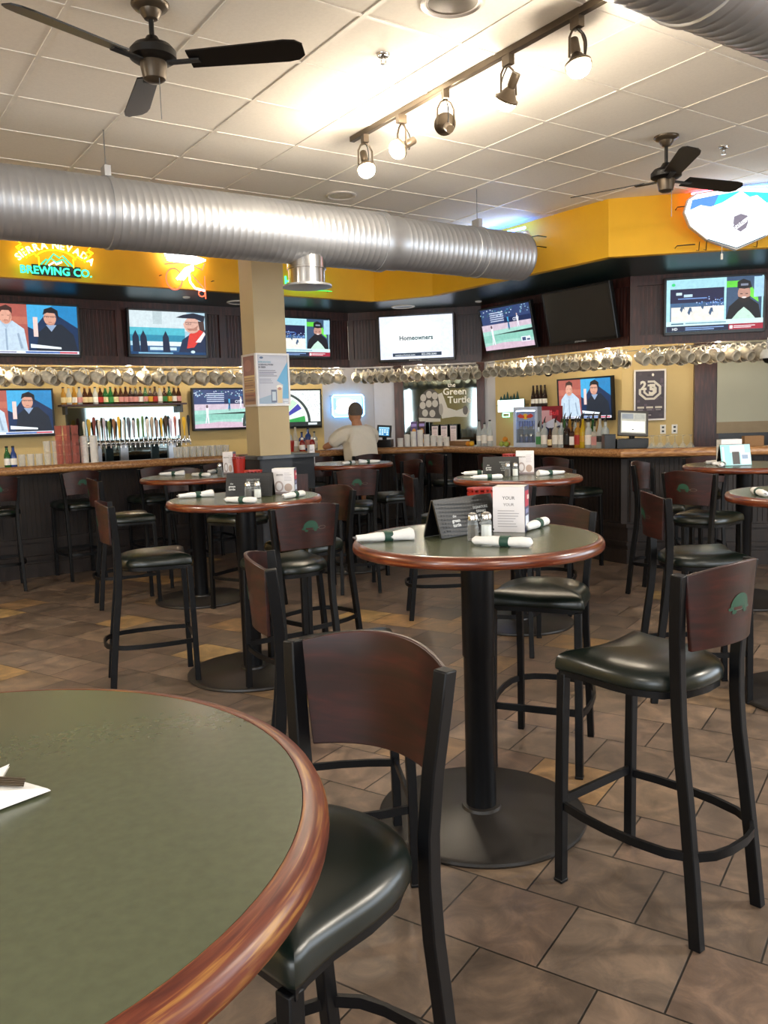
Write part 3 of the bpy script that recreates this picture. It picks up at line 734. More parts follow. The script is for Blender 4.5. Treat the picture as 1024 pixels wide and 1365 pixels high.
# ---------------------------------------------------------------- round tables
def make_table(R=.457, band_w=.024, rim='rim'):
    t = thing('round_table', 'x', 'table', (0, 0, 0))
    obj('tabletop', G().lathe([(.001, 1.032), (R-band_w-.001, 1.032), (R-band_w-.001, 1.0695), (.001, 1.0695)], 96), 'lam', t, 30)
    w = band_w; prof = [(R-w, 1.028), (R-.008, 1.028), (R-.002, 1.034), (R, 1.043), (R-.001, 1.054), (R-.006, 1.064), (R-w+.004, 1.0702), (R-w, 1.0700), (R-w, 1.028)]
    obj('edge_band', G().lathe(prof, 96), rim, t, 50)
    g = G().lathe([(.057, .024), (.057, .62), (.061, .625), (.061, 1.0), (.02, 1.0)], 28); obj('pedestal', g, 'black', t)
    g = G(); g.box(-.28, .28, -.025, .025, 1.0, 1.032); g.box(-.025, .025, -.28, .28, 1.0, 1.031); obj('top_bracket', g, 'black', t, 0)
    g = G().lathe([(.388, 0), (.392, .008), (.390, .018), (.378, .024), (.09, .030), (.075, .034), (.072, .045), (.058, .047), (.02, .047)], 72); obj('base', g, 'base', t, 30)
    return t
tbl = make_table()
tag(tbl, 'middle round bar-height table with menu stand, shakers and three napkin rolls', 'table', 'round bar-height tables'); tbl.location = (.337, 2.994, 0)
TB = {'A': (.337, 2.994)}
for k, x, y, lb in (('B', -.826, 4.883, 'round table left of centre in front of the tan column, red caddy on it'),
                    ('C', -1.60, 7.02, 'round table behind the left-centre one, near the long left bar'),
                    ('D', .96, 5.874, 'round table directly behind the middle one, closest to the right bar stools'),
                    ('E', -.35, 8.33, 'round table farthest back, between the half wall and the seated man'),
                    ('F', 2.80, 6.36, 'round table at the right edge carrying the blue menu stand'),
                    ('H', 2.22, 4.15, 'round table cut by the right edge in front of the blue menu stand table')):
    TB[k] = (x, y); dup(tbl, (x, y, 0), random.random()*6, lb)
ft = make_table(.512, .030, 'rimworn'); ft.location = (-.586, .886, 0)
tag(ft, 'big foreground table at the lower left with worn yellowish wooden rim', 'table', 'round bar-height tables')

# ---------------------------------------------------------------- napkin rolls
def make_roll(kind=0):
    t = thing('napkin_roll', 'x', 'napkin roll', (0, 0, 0))
    xs = [-.105, -.095, -.07, -.03, .0, .03, .07, .098, .106]; rs = [.008, .016, .0165, .018, .0178, .018, .019, .017, .006] if kind == 0 else [.012, .013, .015, .0175, .0178, .019, .024, .028, .024]
    g = G(); n = 16; vs = []; fs = []
    for x, r in zip(xs, rs):
        for j in range(n): a = 2*PI*j/n; rr = r*(1+.07*sin(a*2+x*60)); vs.append((x, rr*cos(a)*1.1, .017+max(-.0165, rr*sin(a)*.9)))
    for i in range(len(xs)-1):
        for j in range(n): j2 = (j+1) % n; fs.append((i*n+j, i*n+j2, (i+1)*n+j2, (i+1)*n+j))
    fs += [tuple(range(n)), tuple((len(xs)-1)*n+j for j in range(n))[::-1]]; g.add(vs, fs)
    obj('napkin', g, 'white', t, 60)
    g = G(); g.lathe([(.0194, -.016), (.0196, -.015), (.0196, .015), (.0194, .016)], 20, M4=Matrix.Translation((.012, 0, .0175)) @ Matrix.Rotation(PI/2, 4, 'Y'), sy=1.08); obj('paper_band', g, 'napg', t)
    g = G(); g.tube([(-.10, .002, .02), (-.118, .003, .019)], .0035, 6); g.tube([(-.10, -.004, .016), (-.115, -.005, .016)], .003, 6); obj('cutlery_tips', g, 'steel', t)
    return t
roll = make_roll(); roll2 = make_roll(1)
ROLLS = [
 (roll, (.395, 2.755), -27, 'green-banded napkin roll lying in front of the shakers on the middle table'),
 (roll2, (-.0, 2.955), 14, 'napkin roll near the left rim of the middle table'),
 (roll, (.59, 3.17), 58, 'short-looking napkin roll pointing away, right side of the middle table'),
 (roll2, (-1.13, 4.95), 30, 'napkin roll with a flared end at the left of the left-centre table'),
 (roll, (-.79, 4.54), -28, 'napkin roll in front of the shakers on the left-centre table'),
 (roll, (-.52, 4.76), 62, 'napkin roll at the right end of the left-centre table'),
 (roll2, (-1.83, 7.16), 5, 'long napkin roll at the left on the far left table'),
 (roll, (-1.52, 6.88), -35, 'napkin roll at the near side of the far left table'),
 (roll, (-1.50, 7.36), 70, 'napkin roll at the far side of the far left table'),
 (roll, (.72, 5.66), 4, 'napkin roll at the near left of the table behind the middle one'),
 (roll, (.70, 6.08), 0, 'napkin roll half hidden at the far left of the table behind the middle one'),
 (roll2, (1.20, 5.87), 200, 'napkin roll with a fanned tip at the right of the table behind the middle one'),
 (roll, (-.33, 8.05), 60, 'napkin roll in the middle of the farthest table'),
 (roll2, (-.13, 8.18), 190, 'napkin roll at the right of the farthest table'),
 (roll, (2.55, 6.18), 60, 'napkin roll end-on at the left of the right-hand table, nearest one'),
 (roll, (2.62, 6.30), 10, 'napkin roll lying sideways at the left of the right-hand table'),
 (roll, (2.64, 6.48), 10, 'farther napkin roll at the left of the right-hand table'),
 (roll, (1.88, 4.10), 80, 'napkin roll just showing at the right edge of the picture'),
]
seen = set()
for src, (x, y), a, lb in ROLLS:
    z = 1.0705
    if src.name not in seen:
        seen.add(src.name); src.location = (x, y, z); src.rotation_euler = (0, 0, rad(a)); tag(src, lb, 'napkin roll', 'rolled napkins on the tables')
    else: dup(src, (x, y, z), rad(a), lb)
# opened napkin with a fork, cut by the left edge
t = thing('napkin_roll', 'open white napkin with fork tip on the foreground table, cut by left edge', 'napkin roll', (-.470, .950, 1.071), rad(18), 'rolled napkins on the tables')
g = G(); g.add([(-.16, -.035, .001), (.0, -.03, .001), (.055, .0, .002), (.02, .035, .002), (-.16, .035, .001), (-.16, -.03, .022), (-.02, -.025, .024), (.05, .0, .006), (-.0, .028, .018), (-.16, .028, .022)],
      [(0, 1, 6, 5), (1, 2, 7, 6), (2, 3, 8, 7), (3, 4, 9, 8), (5, 6, 8, 9), (6, 7, 8), (4, 3, 2, 1, 0), (0, 5, 9, 4)]); obj('napkin', g, 'white', t, 0, .001)
g = G(); g.add([(-.16, .038, .001), (-.01, .036, .001), (.0, .075, .012), (-.03, .07, .004), (-.16, .07, .001)], [(0, 1, 2, 3, 4)])
g.add([(-.16, .038, .004), (-.01, .036, .004), (.0, .075, .015), (-.03, .07, .007), (-.16, .07, .004)], [(4, 3, 2, 1, 0)]); obj('folded_flap', g, 'white', t, 0)
g = G(); FM = Matrix.Translation((-.012, 0, .0262)) @ Matrix.Rotation(rad(13), 4, 'Y')
g.box(-.02, .006, -.010, .012, -.001, .001, 0, FM)
for k in range(4): g.box(.006, .038, -.010+.006*k, -.0062+.006*k, -.001, .001, 0, FM)
obj('fork_tip', g, 'bronze', t, 0)

# ---------------------------------------------------------------- shakers, menus, caddies
def shaker(fill, label, x, y, grp, z=1.0705):
    t = thing('salt_shaker' if fill == 'salt' else 'pepper_shaker', label, 'shaker', (x, y, z), .3, grp)
    obj('jar', G().lathe([(.001, 0), (.021, 0), (.0225, .006), (.0215, .04), (.0205, .058), (.017, .07), (.017, .074)], 8), 'glass', t, 20)
    obj('contents', G().lathe([(.001, .003), (.0185, .003), (.0195, .008), (.0185, .05 if fill == 'salt' else .052), (.001, .052)], 8), fill, t, 20)
    obj('lid', G().lathe([(.019, .072), (.0195, .085), (.017, .092), (.010, .098), (.001, .099)], 16), 'chrome', t)
    return t
def booklet(label, x, y, rz, w=.28, h=.145, z=1.0705, grp='black menu stands', open_=.045, style='black'):
    t = thing('menu_stand', label, 'menu stand', (x, y, z), rz, grp)
    bg = '#17181a' if style == 'black' else '#9cc8d2'
    for s, nm in ((-1, 'front_cover'), (1, 'rear_cover')):
        M4 = Matrix.Translation((0, s*open_, 0)) @ Matrix.Rotation(math.atan2(s*open_, h), 4, 'X')
        obj(nm, G().box(-w/2, w/2, -.003, .003, 0, h, 0, M4), 'plast', t, 0, .001)
    th = -math.atan2(open_, h)
    c, s_ = cos(th), sin(th)
    fn = lambda X, Z, l: (X, -open_-.0036-l*.0002-Z*s_*1.0, Z*c)
    pc = Pic(w-.004, h-.004, bg, fn, .002)
    if style == 'black':
        for k in range(22):
            for j in range(9): pc.rect(.02+k*.044+.005*(j % 2), .04+j*.105, .02+k*.044+.03, .04+j*.105+.05, '#1f2123')
        pc.text('the', .16, .55, .07, '#b9bcbc', 'c').text('green', .17, .42, .09, '#c9cccc', 'c', .02).text('turtle', .17, .30, .09, '#c9cccc', 'c', .02)
        for k, s2 in enumerate(('SIGNATURE', 'DRINKS', 'BEERS', '& BREWS', 'CHEERS')): pc.text(s2, .62, .70-.11*k, .075, '#8d9191', 'c')
    else:
        pc.poly([(0, 0), (.3, 0), (.4, 1), (0, 1)], '#8fd8cf').rect(.32, .62, .8, .95, '#eef6f8').rect(.38, .05, .62, .66, '#2a2628').rect(.66, .05, .98, .6, '#cfdff0').rect(.7, .3, .9, .5, '#7f96b5').rect(.05, .1, .12, .9, '#c9f0ea')
    pc.build('printed_cover', M['print'], t)
    return t
def tent(label, x, y, rz, w=.10, h=.17, z=1.0705, style=0):
    t = thing('table_card', label, 'menu card', (x, y, z), rz, 'standing drink cards')
    g = G(); d = .045
    g.box(-w/2, w/2, -d, -d+.002, 0, h); g.box(-w/2, w/2, d-.002, d, 0, h); g.box(w/2-.002, w/2, -d, d, 0, h); g.box(-w/2, -w/2+.002, -d, d, 0, h); g.box(-w/2, w/2, -d, d, h-.002, h)
    obj('card_sleeve', g, 'whitep', t, 0)
    pc = Pic(w, h, '#dcd8da', lambda X, Z, l: (X, -d-.0004-l*.0002, Z))
    if style == 0:
        pc.text('YOUR', .5, .72, .07, '#3d3a3c', 'c', .01, .8).text('YOUR', .5, .58, .06, '#6d6a6c', 'c', .01, .6).lines(.15, .85, .1, .5, 7, '#a7a4a8', .3)
    else:
        pc.rect(0, 0, 1, .08, '#8d7f82').ell(.3, .3, .2, .22, '#a89b98').ell(.3, .3, .13, .15, '#dcd8da').ell(.72, .25, .18, .16, '#b0998c').text('BREWS', .35, .72, .06, '#5d585a', 'c', .01, .5).lines(.55, .9, .5, .85, 6, '#b3aeb2', .3)
    pc.build('card_front', M['print'], t)
    pc = Pic(2*d, h, '#56586e', lambda X, Z, l: (w/2+.0004+l*.0002, X, Z))
    pc.rect(.1, .55, .9, .9, '#b9485a').rect(.15, .15, .85, .35, '#c9d4e6').rect(.2, .4, .8, .5, '#8d93b8').rect(.5, .7, .95, .8, '#e6c9c4').rect(.0, .0, 1, .1, '#262a48')
    pc.build('card_side', M['print'], t)
    return t
def caddy(label, x, y, rz=0, z=1.0705):
    t = thing('condiment_caddy', label, 'caddy', (x, y, z), rz, 'red condiment baskets')
    g = G().lathe([(.001, 0), (.045, 0), (.058, .13), (.052, .132), (.050, .12), (.042, .008)], 20, sy=.75); obj('basket', g, 'red', t, 40)
    g = G()
    for k in range(14):
        a = 2*PI*k/14; g.box(.051*cos(a)-.004, .051*cos(a)+.004, .051*.78*sin(a)-.004, .051*.78*sin(a)+.004, .128, .145)
    g.lathe([(.050, .138), (.058, .141), (.058, .148), (.050, .147)], 20, sy=.75); obj('rim_band', g, 'red', t, 40)
    g = G(); g.ball((0, 0, .13), .03, 10, sc=(1.2, .9, .6)); obj('sauce_packets', g, 'redgl', t)
    return t
a = math.atan2(.24, .27)
booklet('black menu stand angled across the middle table behind the shakers', .295, 3.095, rad(41), .32, .145)
tent('white drink card standing right behind the black menu stand on the middle table', .485, 3.125, rad(-20), .12, .172)
caddy('red condiment basket behind the menu stand on the middle table', .40, 3.36)
shaker('pepper', 'pepper shaker on the middle table', .315, 2.915, 'pepper shakers'); shaker('salt', 'salt shaker on the middle table, right beside the pepper', .365, 2.928, 'salt shakers')
booklet('black menu stand facing us squarely on the left-centre table', -.80, 4.95, rad(-6), .285, .145)
tent('drink card with sketches right of the black stand on the left-centre table', -.605, 5.06, rad(-4), .135, .155, style=1)
caddy('red condiment basket peeking over the stand on the left-centre table', -.80, 5.08)
shaker('pepper', 'pepper shaker on the left-centre table', -.79, 4.80, 'pepper shakers'); shaker('salt', 'salt shaker on the left-centre table', -.735, 4.80, 'salt shakers')
booklet('black menu stand on the table behind the middle one', .865, 6.02, rad(-12), .26, .14)
tent('drink card at the right end of the stand on the table behind the middle one', 1.05, 6.08, rad(-8), .13, .17, style=1)
caddy('red condiment basket on the table behind the middle one', .95, 6.14)
shaker('pepper', 'pepper shaker on the table behind the middle one', .89, 5.87, 'pepper shakers'); shaker('salt', 'salt shaker on the table behind the middle one', .945, 5.87, 'salt shakers')
tent('tall drink card on the far left table beside the half wall', -1.33, 7.18, rad(-8), .09, .19, style=1)
shaker('pepper', 'pepper shaker on the far left table', -1.40, 7.08, 'pepper shakers')
caddy('red condiment basket on the far left table', -1.24, 7.12)
booklet('glossy blue-white menu stand on the right-hand table', 2.69, 6.30, rad(2), .235, .165, style='blue')
tent('low red and white card behind the blue menu stand', 2.70, 6.42, rad(0), .16, .195)
tent('white card sticking out beside the half wall on the farthest table', -.70, 8.12, rad(20), .05, .2, style=1)
# ---------------------------------------------------------------- televisions
def pic_hosts(p):
    p.rect(0, .06, .44, 1, '#a8574c').rect(0, .6, .44, .75, '#b96a58').rect(.44, .06, 1, 1, '#0d2c52').poly([(.6, 1), (1, .55), (1, 1)], '#1c7fb8').poly([(.44, 1), (.72, 1), (.5, .5), (.44, .55)], '#3fa6d8')
    p.poly([(.02, .06), (.05, .5), (.14, .66), (.28, .66), (.40, .5), (.43, .06)], '#bcd0e0').poly([(.14, .66), (.21, .5), (.28, .66)], '#a9bccf').ell(.21, .74, .065, .15, '#d7a08a').poly([(.14, .80), (.15, .93), (.22, .98), (.28, .92), (.28, .80), (.25, .87), (.17, .87)], '#3a211c').rect(.165, .762, .19, .770, '#5b352c').rect(.225, .762, .25, .770, '#5b352c').poly([(.165, .68), (.20, .61), (.235, .61), (.26, .68), (.21, .645)], '#c08a74').poly([(.24, .66), (.27, .72), (.27, .82), (.25, .78)], '#bd8873').rect(.195, .05, .215, .5, '#93a8bd').poly([(.06, .1), (.10, .42), (.12, .4), (.09, .1)], '#93a8bd').poly([(.38, .1), (.34, .42), (.32, .4), (.35, .1)], '#93a8bd').rect(.19, .66, .23, .675, '#8e4f45')
    p.poly([(.52, .06), (.56, .45), (.66, .6), (.82, .62), (.95, .4), (.99, .06)], '#15202f').poly([(.64, .6), (.70, .46), (.76, .6)], '#8ea4c2').ell(.69, .74, .07, .15, '#cf9a84').poly([(.61, .80), (.63, .92), (.71, .97), (.78, .9), (.79, .70), (.75, .84), (.66, .85)], '#16141a').rect(.625, .772, .755, .780, '#23242c').rect(.63, .745, .635, .775, '#23242c').rect(.675, .745, .68, .775, '#23242c').rect(.70, .745, .705, .775, '#23242c').rect(.75, .745, .755, .775, '#23242c').rect(.645, .755, .665, .765, '#4a3a3c').rect(.715, .755, .735, .765, '#4a3a3c').poly([(.64, .64), (.67, .60), (.73, .60), (.75, .66), (.70, .62)], '#b98470').rect(.67, .65, .71, .66, '#8a4a40')
    p.poly([(.46, .2), (.80, .14), (.80, .10), (.46, .12)], '#e6f0f6').rect(.50, .35, .55, .75, '#e8c9c2').rect(0, .0, 1, .06, '#dfe6f2').rect(.02, .015, .30, .04, '#8c8fa8').rect(.40, .01, .78, .045, '#4a6fb0').rect(.78, .01, .98, .045, '#c8485a')
def pic_capman(p):
    p.rect(0, 0, 1, 1, '#a7c6d6').rect(0, .55, .75, 1, '#c9d8dc').rect(.3, .7, .42, 1, '#b3c4c8').rect(.0, .45, .72, .62, '#4fb3c4').rect(0, .3, .72, .45, '#2a86a3').rect(.2, .2, .72, .3, '#d9ebf0').rect(0, 0, .7, .2, '#2b5a86').rect(.25, .10, .6, .17, '#c4dbe8')
    for x in (.03, .13, .42): p.poly([(x, 0), (x, .4), (x+.04, .55), (x+.08, .4), (x+.10, 0)], '#14223c')
    p.poly([(.62, 0), (.68, .35), (.80, .5), (1, .6), (1, 0)], '#1b2a48').poly([(.74, .15), (.78, .5), (.95, .62), (.98, .5), (.84, .18)], '#d23a32').poly([(.86, .3), (.98, .56), (1, .5), (.93, .3)], '#e8e2e4').ell(.82, .70, .11, .19, '#d3a695').poly([(.70, .73), (.71, .66), (.75, .60), (.75, .8)], '#d3a695')
    p.poly([(.60, .87), (.70, .94), (.84, .99), (1, .93), (.98, .78), (.86, .86), (.72, .86)], '#1c2233').rect(.73, .765, .90, .775, '#15151c').rect(.735, .71, .74, .765, '#15151c').rect(.80, .71, .805, .765, '#15151c').rect(.735, .71, .805, .718, '#15151c').rect(.755, .735, .785, .745, '#3a2a2c').poly([(.74, .62), (.78, .57), (.88, .58), (.90, .70), (.84, .63)], '#a87868').poly([(.90, .8), (.98, .8), (.99, .55), (.92, .6)], '#4a3430').rect(0, 0, 1, .06, '#123c66').rect(.1, .015, .55, .045, '#7fb2cc').ell(.82, .07, .03, .035, '#c4dbe4', 12)
def pic_hockey(p):
    p.rect(0, 0, 1, 1, '#a9dde6').rect(.04, .20, .60, .98, '#3a5f86').rect(.04, .80, .60, .98, '#9fd3df').rect(.04, .55, .60, .82, '#12163f')
    for k in range(60): p.rect(*(lambda x, y: (x, y, x+.012, y+.02))(.3+.28*random.random(), .45+.22*random.random()*(.4+.01*k)), random.choice(('#3f6fc0', '#7fa8e0', '#20357c', '#b9c9ea')))
    p.rect(.10, .70, .16, .75, '#c9e6f4').rect(.18, .66, .27, .71, '#b8d6ea').rect(.12, .62, .42, .64, '#6f94d0').rect(.05, .20, .60, .47, '#e9e6dc')
    for x, y in ((.14, .42), (.22, .36), (.36, .46), (.44, .34)): p.poly([(x, y), (x+.02, y+.1), (x+.04, y+.1), (x+.05, y), (x+.035, y+.03), (x+.02, y-.05)], '#3c5878')
    p.rect(.62, .20, .98, 1, '#37506e').poly([(.62, .8), (.62, .92), (.78, .92), (.74, .8)], '#5fd03c').poly([(.86, .62), (.86, .85), (.94, .62), (.95, .5)], '#6fdc48').rect(.90, .6, 1, .98, '#9fc9e4').poly([(.62, .2), (.65, .44), (.74, .58), (.86, .58), (.95, .46), (.98, .2)], '#0c0d16').ell(.80, .68, .065, .15, '#b98c7c').poly([(.74, .62), (.75, .53), (.80, .49), (.85, .53), (.87, .62), (.80, .58)], '#1c1418').poly([(.73, .78), (.73, .90), (.79, .95), (.86, .90), (.88, .78), (.80, .76)], '#0e0f18').rect(.765, .82, .84, .86, '#7d8498')
    p.poly([(.68, .2), (.74, .33), (.80, .42), (.86, .33), (.92, .2)], '#bfe3d0').rect(.76, .66, .785, .675, '#3a2422').rect(.815, .66, .84, .675, '#3a2422').ell(.8, .6, .025, .015, '#e9dcd8', 10)
    p.rect(0, .11, 1, .2, '#cdeef2').rect(.05, .14, .18, .165, '#3d6a80').lines(.2, .8, .13, .18, 1, '#7fa6b4', .5).rect(0, 0, 1, .11, '#15223f').text('HD', .09, .03, .05, '#eaf2f6', 'c', .02).rect(.2, .025, .5, .045, '#7fa0d0').rect(.2, .06, .6, .08, '#7fa0d0').rect(.65, .0, 1, .11, '#a02036').rect(.7, .06, .92, .075, '#f0dfe2').rect(.7, .03, .88, .045, '#f0dfe2').rect(.66, .02, .69, .08, '#ffffff')
    p.ell(.07, .90, .02, .03, '#38d07c', 12)
def pic_home(p):
    p.ell(.42, .55, .42, .42, '#f3ffff', 28).ell(.3, .66, .2, .25, '#ffffff', 24)
    p.text('Homeowners', .5, .44, .105, '#23454c', 'c', .03, .46)
    p.rect(.17, .06, .84, .14, '#1c2f44').text('nextdoorhomes.com', .34, .075, .04, '#dfe8ee', 'c', .01, .28).text('855-590-3040', .67, .075, .045, '#dfe8ee', 'c', .01, .26)
def pic_baseball(p):
    p.rect(0, .62, 1, 1, '#2c3f6c')
    for k in range(70): p.rect(*(lambda x, y: (x, y, x+.02, y+.025))(random.random()*.97, .80+.17*random.random()), random.choice(('#3d7fa6', '#1b2c52', '#8fb7c6', '#c4d4e4', '#2a6a5c')))
    for k in range(5): p.rect(.2, .68+.05*k, .48, .70+.05*k, '#c4cfe4')
    p.rect(.48, .62, 1, .74, '#16264e').text('CITY', .72, .645, .07, '#dfe6f6', 'c', .02).rect(0, .46, 1, .62, '#c9b8c6').poly([(0, .35), (1, .42), (1, .5), (0, .46)], '#9fd0c4').rect(0, .18, 1, .36, '#86c2b2').rect(0, 0, 1, .18, '#cdb4c4').poly([(0, .1), (.4, .16), (1, .12), (1, .2), (.5, .22), (0, .17)], '#9fcfc2')
    def man_(x, y, h, c, d): p.poly([(x-.03*h, y+.45*h), (x-.04*h, y+.8*h), (x+.05*h, y+.8*h), (x+.04*h, y+.45*h), (x+.06*h, y), (x+.02*h, y), (x, y+.35*h), (x-.04*h, y), (x-.07*h, y)], c).ell(x, y+.88*h, .035*h, .09*h, d, 10)
    man_(.20, .12, .50, '#e8e6ee', '#5d4a50'); man_(.56, .48, .34, '#3f9fd0', '#26324c'); man_(.56, .44, .22, '#262b44', '#15172a'); man_(.75, .48, .34, '#e3e6f0', '#c9b0a8')
    p.rect(.76, .12, .94, .24, '#dfe6ee').rect(.78, .14, .85, .22, '#3a4d72').rect(.87, .14, .93, .18, '#3a4d72')
def pic_darts(p):
    p.rect(0, 0, 1, 1, '#e9f2ee')
    for k in range(90): p.rect(*(lambda x, y: (x, y, x+.012, y+.018))(.45+.54*random.random(), .25+.73*random.random()), '#aab4b8')
    p.ell(.18, .12, .62, .86, '#32403f', 40, -5, 185).ell(.18, .12, .57, .80, '#e3efe6', 40, 0, 180)
    for k in range(12): p.ell(.18, .12, .52, .74, ('#2f9a4c', '#dff0e2', '#3d3fa0', '#bfe6c4')[k % 4], 4, 15*k, 15*k+13)
    p.ell(.18, .12, .22, .32, '#e9f2ee', 20, 0, 180).poly([(.16, .12), (.22, .7), (.30, .68), (.2, .12)], '#4f56b8').rect(0, 0, 1, .12, '#20282a').rect(.75, .03, .92, .09, '#d4dde0').ell(.2, .1, .06, .09, '#2a3032')
    for tx, a, b in (('1', .12, .82), ('2', .24, .80), ('3', .36, .74)): p.text(tx, a, b, .09, '#4046a6', 'c', .03)
    p.rect(.1, .88, .2, .98, '#e04a52')
def tv(label, run, s, z, off, w=.93, h=.54, tilt=0., fn=None, bg='#10131a', caption=None, roll=0., dusty=False):
    (x, y), a = runpt(run, s, off); t = thing('television', label, 'television', (x, y, z), a, 'wall-mounted televisions')
    t.rotation_euler = (rad(tilt), rad(roll), a)
    g = G(); b = .022
    g.box(-w/2, w/2, .004, .055, -h/2, h/2); g.box(-w/2, w/2, -.006, .004, -h/2, -h/2+b+.012); g.box(-w/2, w/2, -.006, .004, h/2-b, h/2); g.box(-w/2, -w/2+b, -.006, .004, -h/2, h/2); g.box(w/2-b, w/2, -.006, .004, -h/2, h/2)
    obj('housing', g, 'plast', t, 0, .003)
    sw, sh = w-2*b, h-2*b-.012
    if fn:
        p = Pic(sw, sh, bg, None, -sh/2+.006); fn(p); p.build('screen', M['screen'], t, None, .0035)
    else: obj('screen', G().box(-sw/2, sw/2, .0, .004, -sh/2+.006, sh/2+.006), 'offscr', t, 0)
    if caption:
        c = Pic(.34, .022, '#0c0c0e', lambda X, Z, l: (X-.02, -.0065-l*.0002, -h/2+.006+Z)); c.text(caption, .5, .15, .7, '#c9c9c6', 'c', .02, .96); c.build('caption_strip', M['print'], t)
    g = G().box(-.12, .12, .055, off-.02 if off > .09 else .075, -.10, .10)
    obj('wall_bracket', g, 'plast', t, 0)
    return t
tv('television at the upper left corner showing two men on a red and blue split screen', 'V1', -1.01, 2.545, .10, .95, .56, 3, pic_hosts)
tv('upper television left of the column showing a man in a dark cap and red scarf', 'V1', .455, 2.55, .10, .94, .54, 3, pic_capman)
tv('upper television just right of the column, ice rink and bearded man in cap', 'V1', 2.155, 2.55, .10, .93, .52, 3, pic_hockey)
tv('white television reading Homeowners over the turtle mirror', 'V2', .925, 2.53, .12, 1.0, .60, 4, pic_home, '#dfe6fa', '#TGTFOOTBALL')
tv('tilted television showing a baseball game to the right of the white one', 'V3', .70, 2.54, .22, .90, .55, 13, pic_baseball, roll=0)
tv('switched-off tilted television covered in dust, between two lit ones', 'V3', 1.83, 2.56, .22, .97, .60, 13, None, caption='#TGTFOOTBALL')
tv('large television near the right edge, ice rink and bearded man in a cap', 'V4', .82, 2.555, .10, .98, .58, 3, pic_hockey)
tv('lower television at the left edge behind the bar, two men on a split screen', 'W1', -1.04, 1.705, .09, .95, .58, 2, pic_hosts)
tv('lower television behind the column showing a baseball game', 'W1', 1.69, 1.70, .09, .95, .58, 2, pic_baseball)
tv('lower television right of the column showing a green and white dart wheel', 'W1', 2.76, 1.68, .09, .92, .57, 2, pic_darts)
tv('lower television right of the drinks fridge, two men on a split screen', 'W3', 1.855, 1.675, .10, .95, .57, 3, pic_hosts)

# ---------------------------------------------------------------- mugs hanging in rows
mr = []
for run, s0, s1 in (('V1', -2.5, 2.9), ('V2', .05, 1.72), ('V3', .05, 2.16), ('V4', .20, 2.0)):
    (x, y), a = runpt(run, 0)
    t = thing('mug_rack', 'brass-coloured rods hanging under the valance to hold mugs, stretch %s' % {'V1': 'along the left bar', 'V2': 'over the short middle bar', 'V3': 'along the receding right bar', 'V4': 'over the far right bar'}[run], 'rack', (x, y, VZ), a)
    g = G()
    for q in (.02, .20, .38): g.tube([(s0, q, -.035), (s1, q, -.035)], .005, 6)
    obj('rod', g, 'steel', t)
    g = G(); s = s0+.05
    while s < s1:
        for q in (.02, .20, .38): g.tube([(s, q, -.035), (s, q, .0 if q < .1 else .10)], .003, 4)
        s += .3
    obj('hook', g, 'steel', t)
    obj('mount_board', G().box(s0, s1, .105, .42, .10, .13), 'dwood', t, 0)
mug0 = thing('beer_mug', 'x', 'mug', (0, 0, 0), 0, 'x')
# axis leans down towards the viewer's right; base disc faces the room
BM = Matrix.Scale(1.2, 4) @ Matrix.Translation((0, 0, -.095)) @ Matrix.Rotation(rad(28), 4, 'Z') @ Matrix.Rotation(rad(-68), 4, 'X') @ Matrix.Rotation(PI, 4, 'X')
prof = [(.001, .068), (.040, .068), (.046, .062), (.049, .03), (.051, 0), (.048, -.04), (.044, -.058), (.038, -.066), (.034, -.068)]
g = G().lathe([(.036, -.05), (.038, .055), (.040, .068), (.045, .066), (.048, .05), (.0495, .046), (.048, .042), (.051, .0), (.0485, -.03), (.050, -.034), (.048, -.038), (.045, -.058), (.040, -.066), (.001, -.066)], 18, M4=BM)
obj('mug_body', g, 'beige', mug0)
g = G(); pts = []
for i in range(11): 
    th = PI*i/10; pts.append(BM @ Vector((0, (.042+.050*sin(th)), .040*cos(th))))
obj('handle', G().tube(pts, .0075, 6), 'mugb', mug0)
g = G().lathe([(.034, -.0665), (.034, -.068), (.001, -.068)], 16, M4=BM); obj('mug_base', g, 'mugb', mug0, label='pale numbered base')
first = [True]
LB = {'V1': ('left bar', 'mugs over the left bar'), 'V2': ('middle bar', 'mugs over the middle bar'), 'V3': ('receding right bar', 'mugs over the receding right bar'), 'V4': ('far right bar', 'mugs over the far right bar')}
ROWN = ('front', 'second', 'rear'); EXT = {'V3': (0, -.45), 'V4': (.45, 0)}
for run, s0, s1, step in (('V1', -1.75, 2.9, .175), ('V2', .08, 1.72, .16), ('V3', .08, 2.28, .15), ('V4', .12, 1.95, .148)):
    for r_, q in enumerate((.02, .20, .38)):
        s = s0+r_*step*.37+EXT.get(run, (0, 0))[0]*q; se = s1+EXT.get(run, (0, 0))[1]*q
        while s < se:
            (x, y), a = runpt(run, s, -q); z = VZ-.03+random.uniform(-.004, .004); rz = a+rad(random.uniform(-9, 9)); rx = rad(random.uniform(-5, 5))
            lb = 'beige numbered mug hanging in the %s row over the %s' % (ROWN[r_], LB[run][0]); gp = '%s, %s row' % (LB[run][1], ROWN[r_])
            if first[0]: first[0] = False; mug0.location = (x, y, z); mug0.rotation_euler = (rx, 0, rz); tag(mug0, lb, 'mug', gp)
            else: dup(mug0, (x, y, z), rz, lb, gp, rx=rx)
            s += step
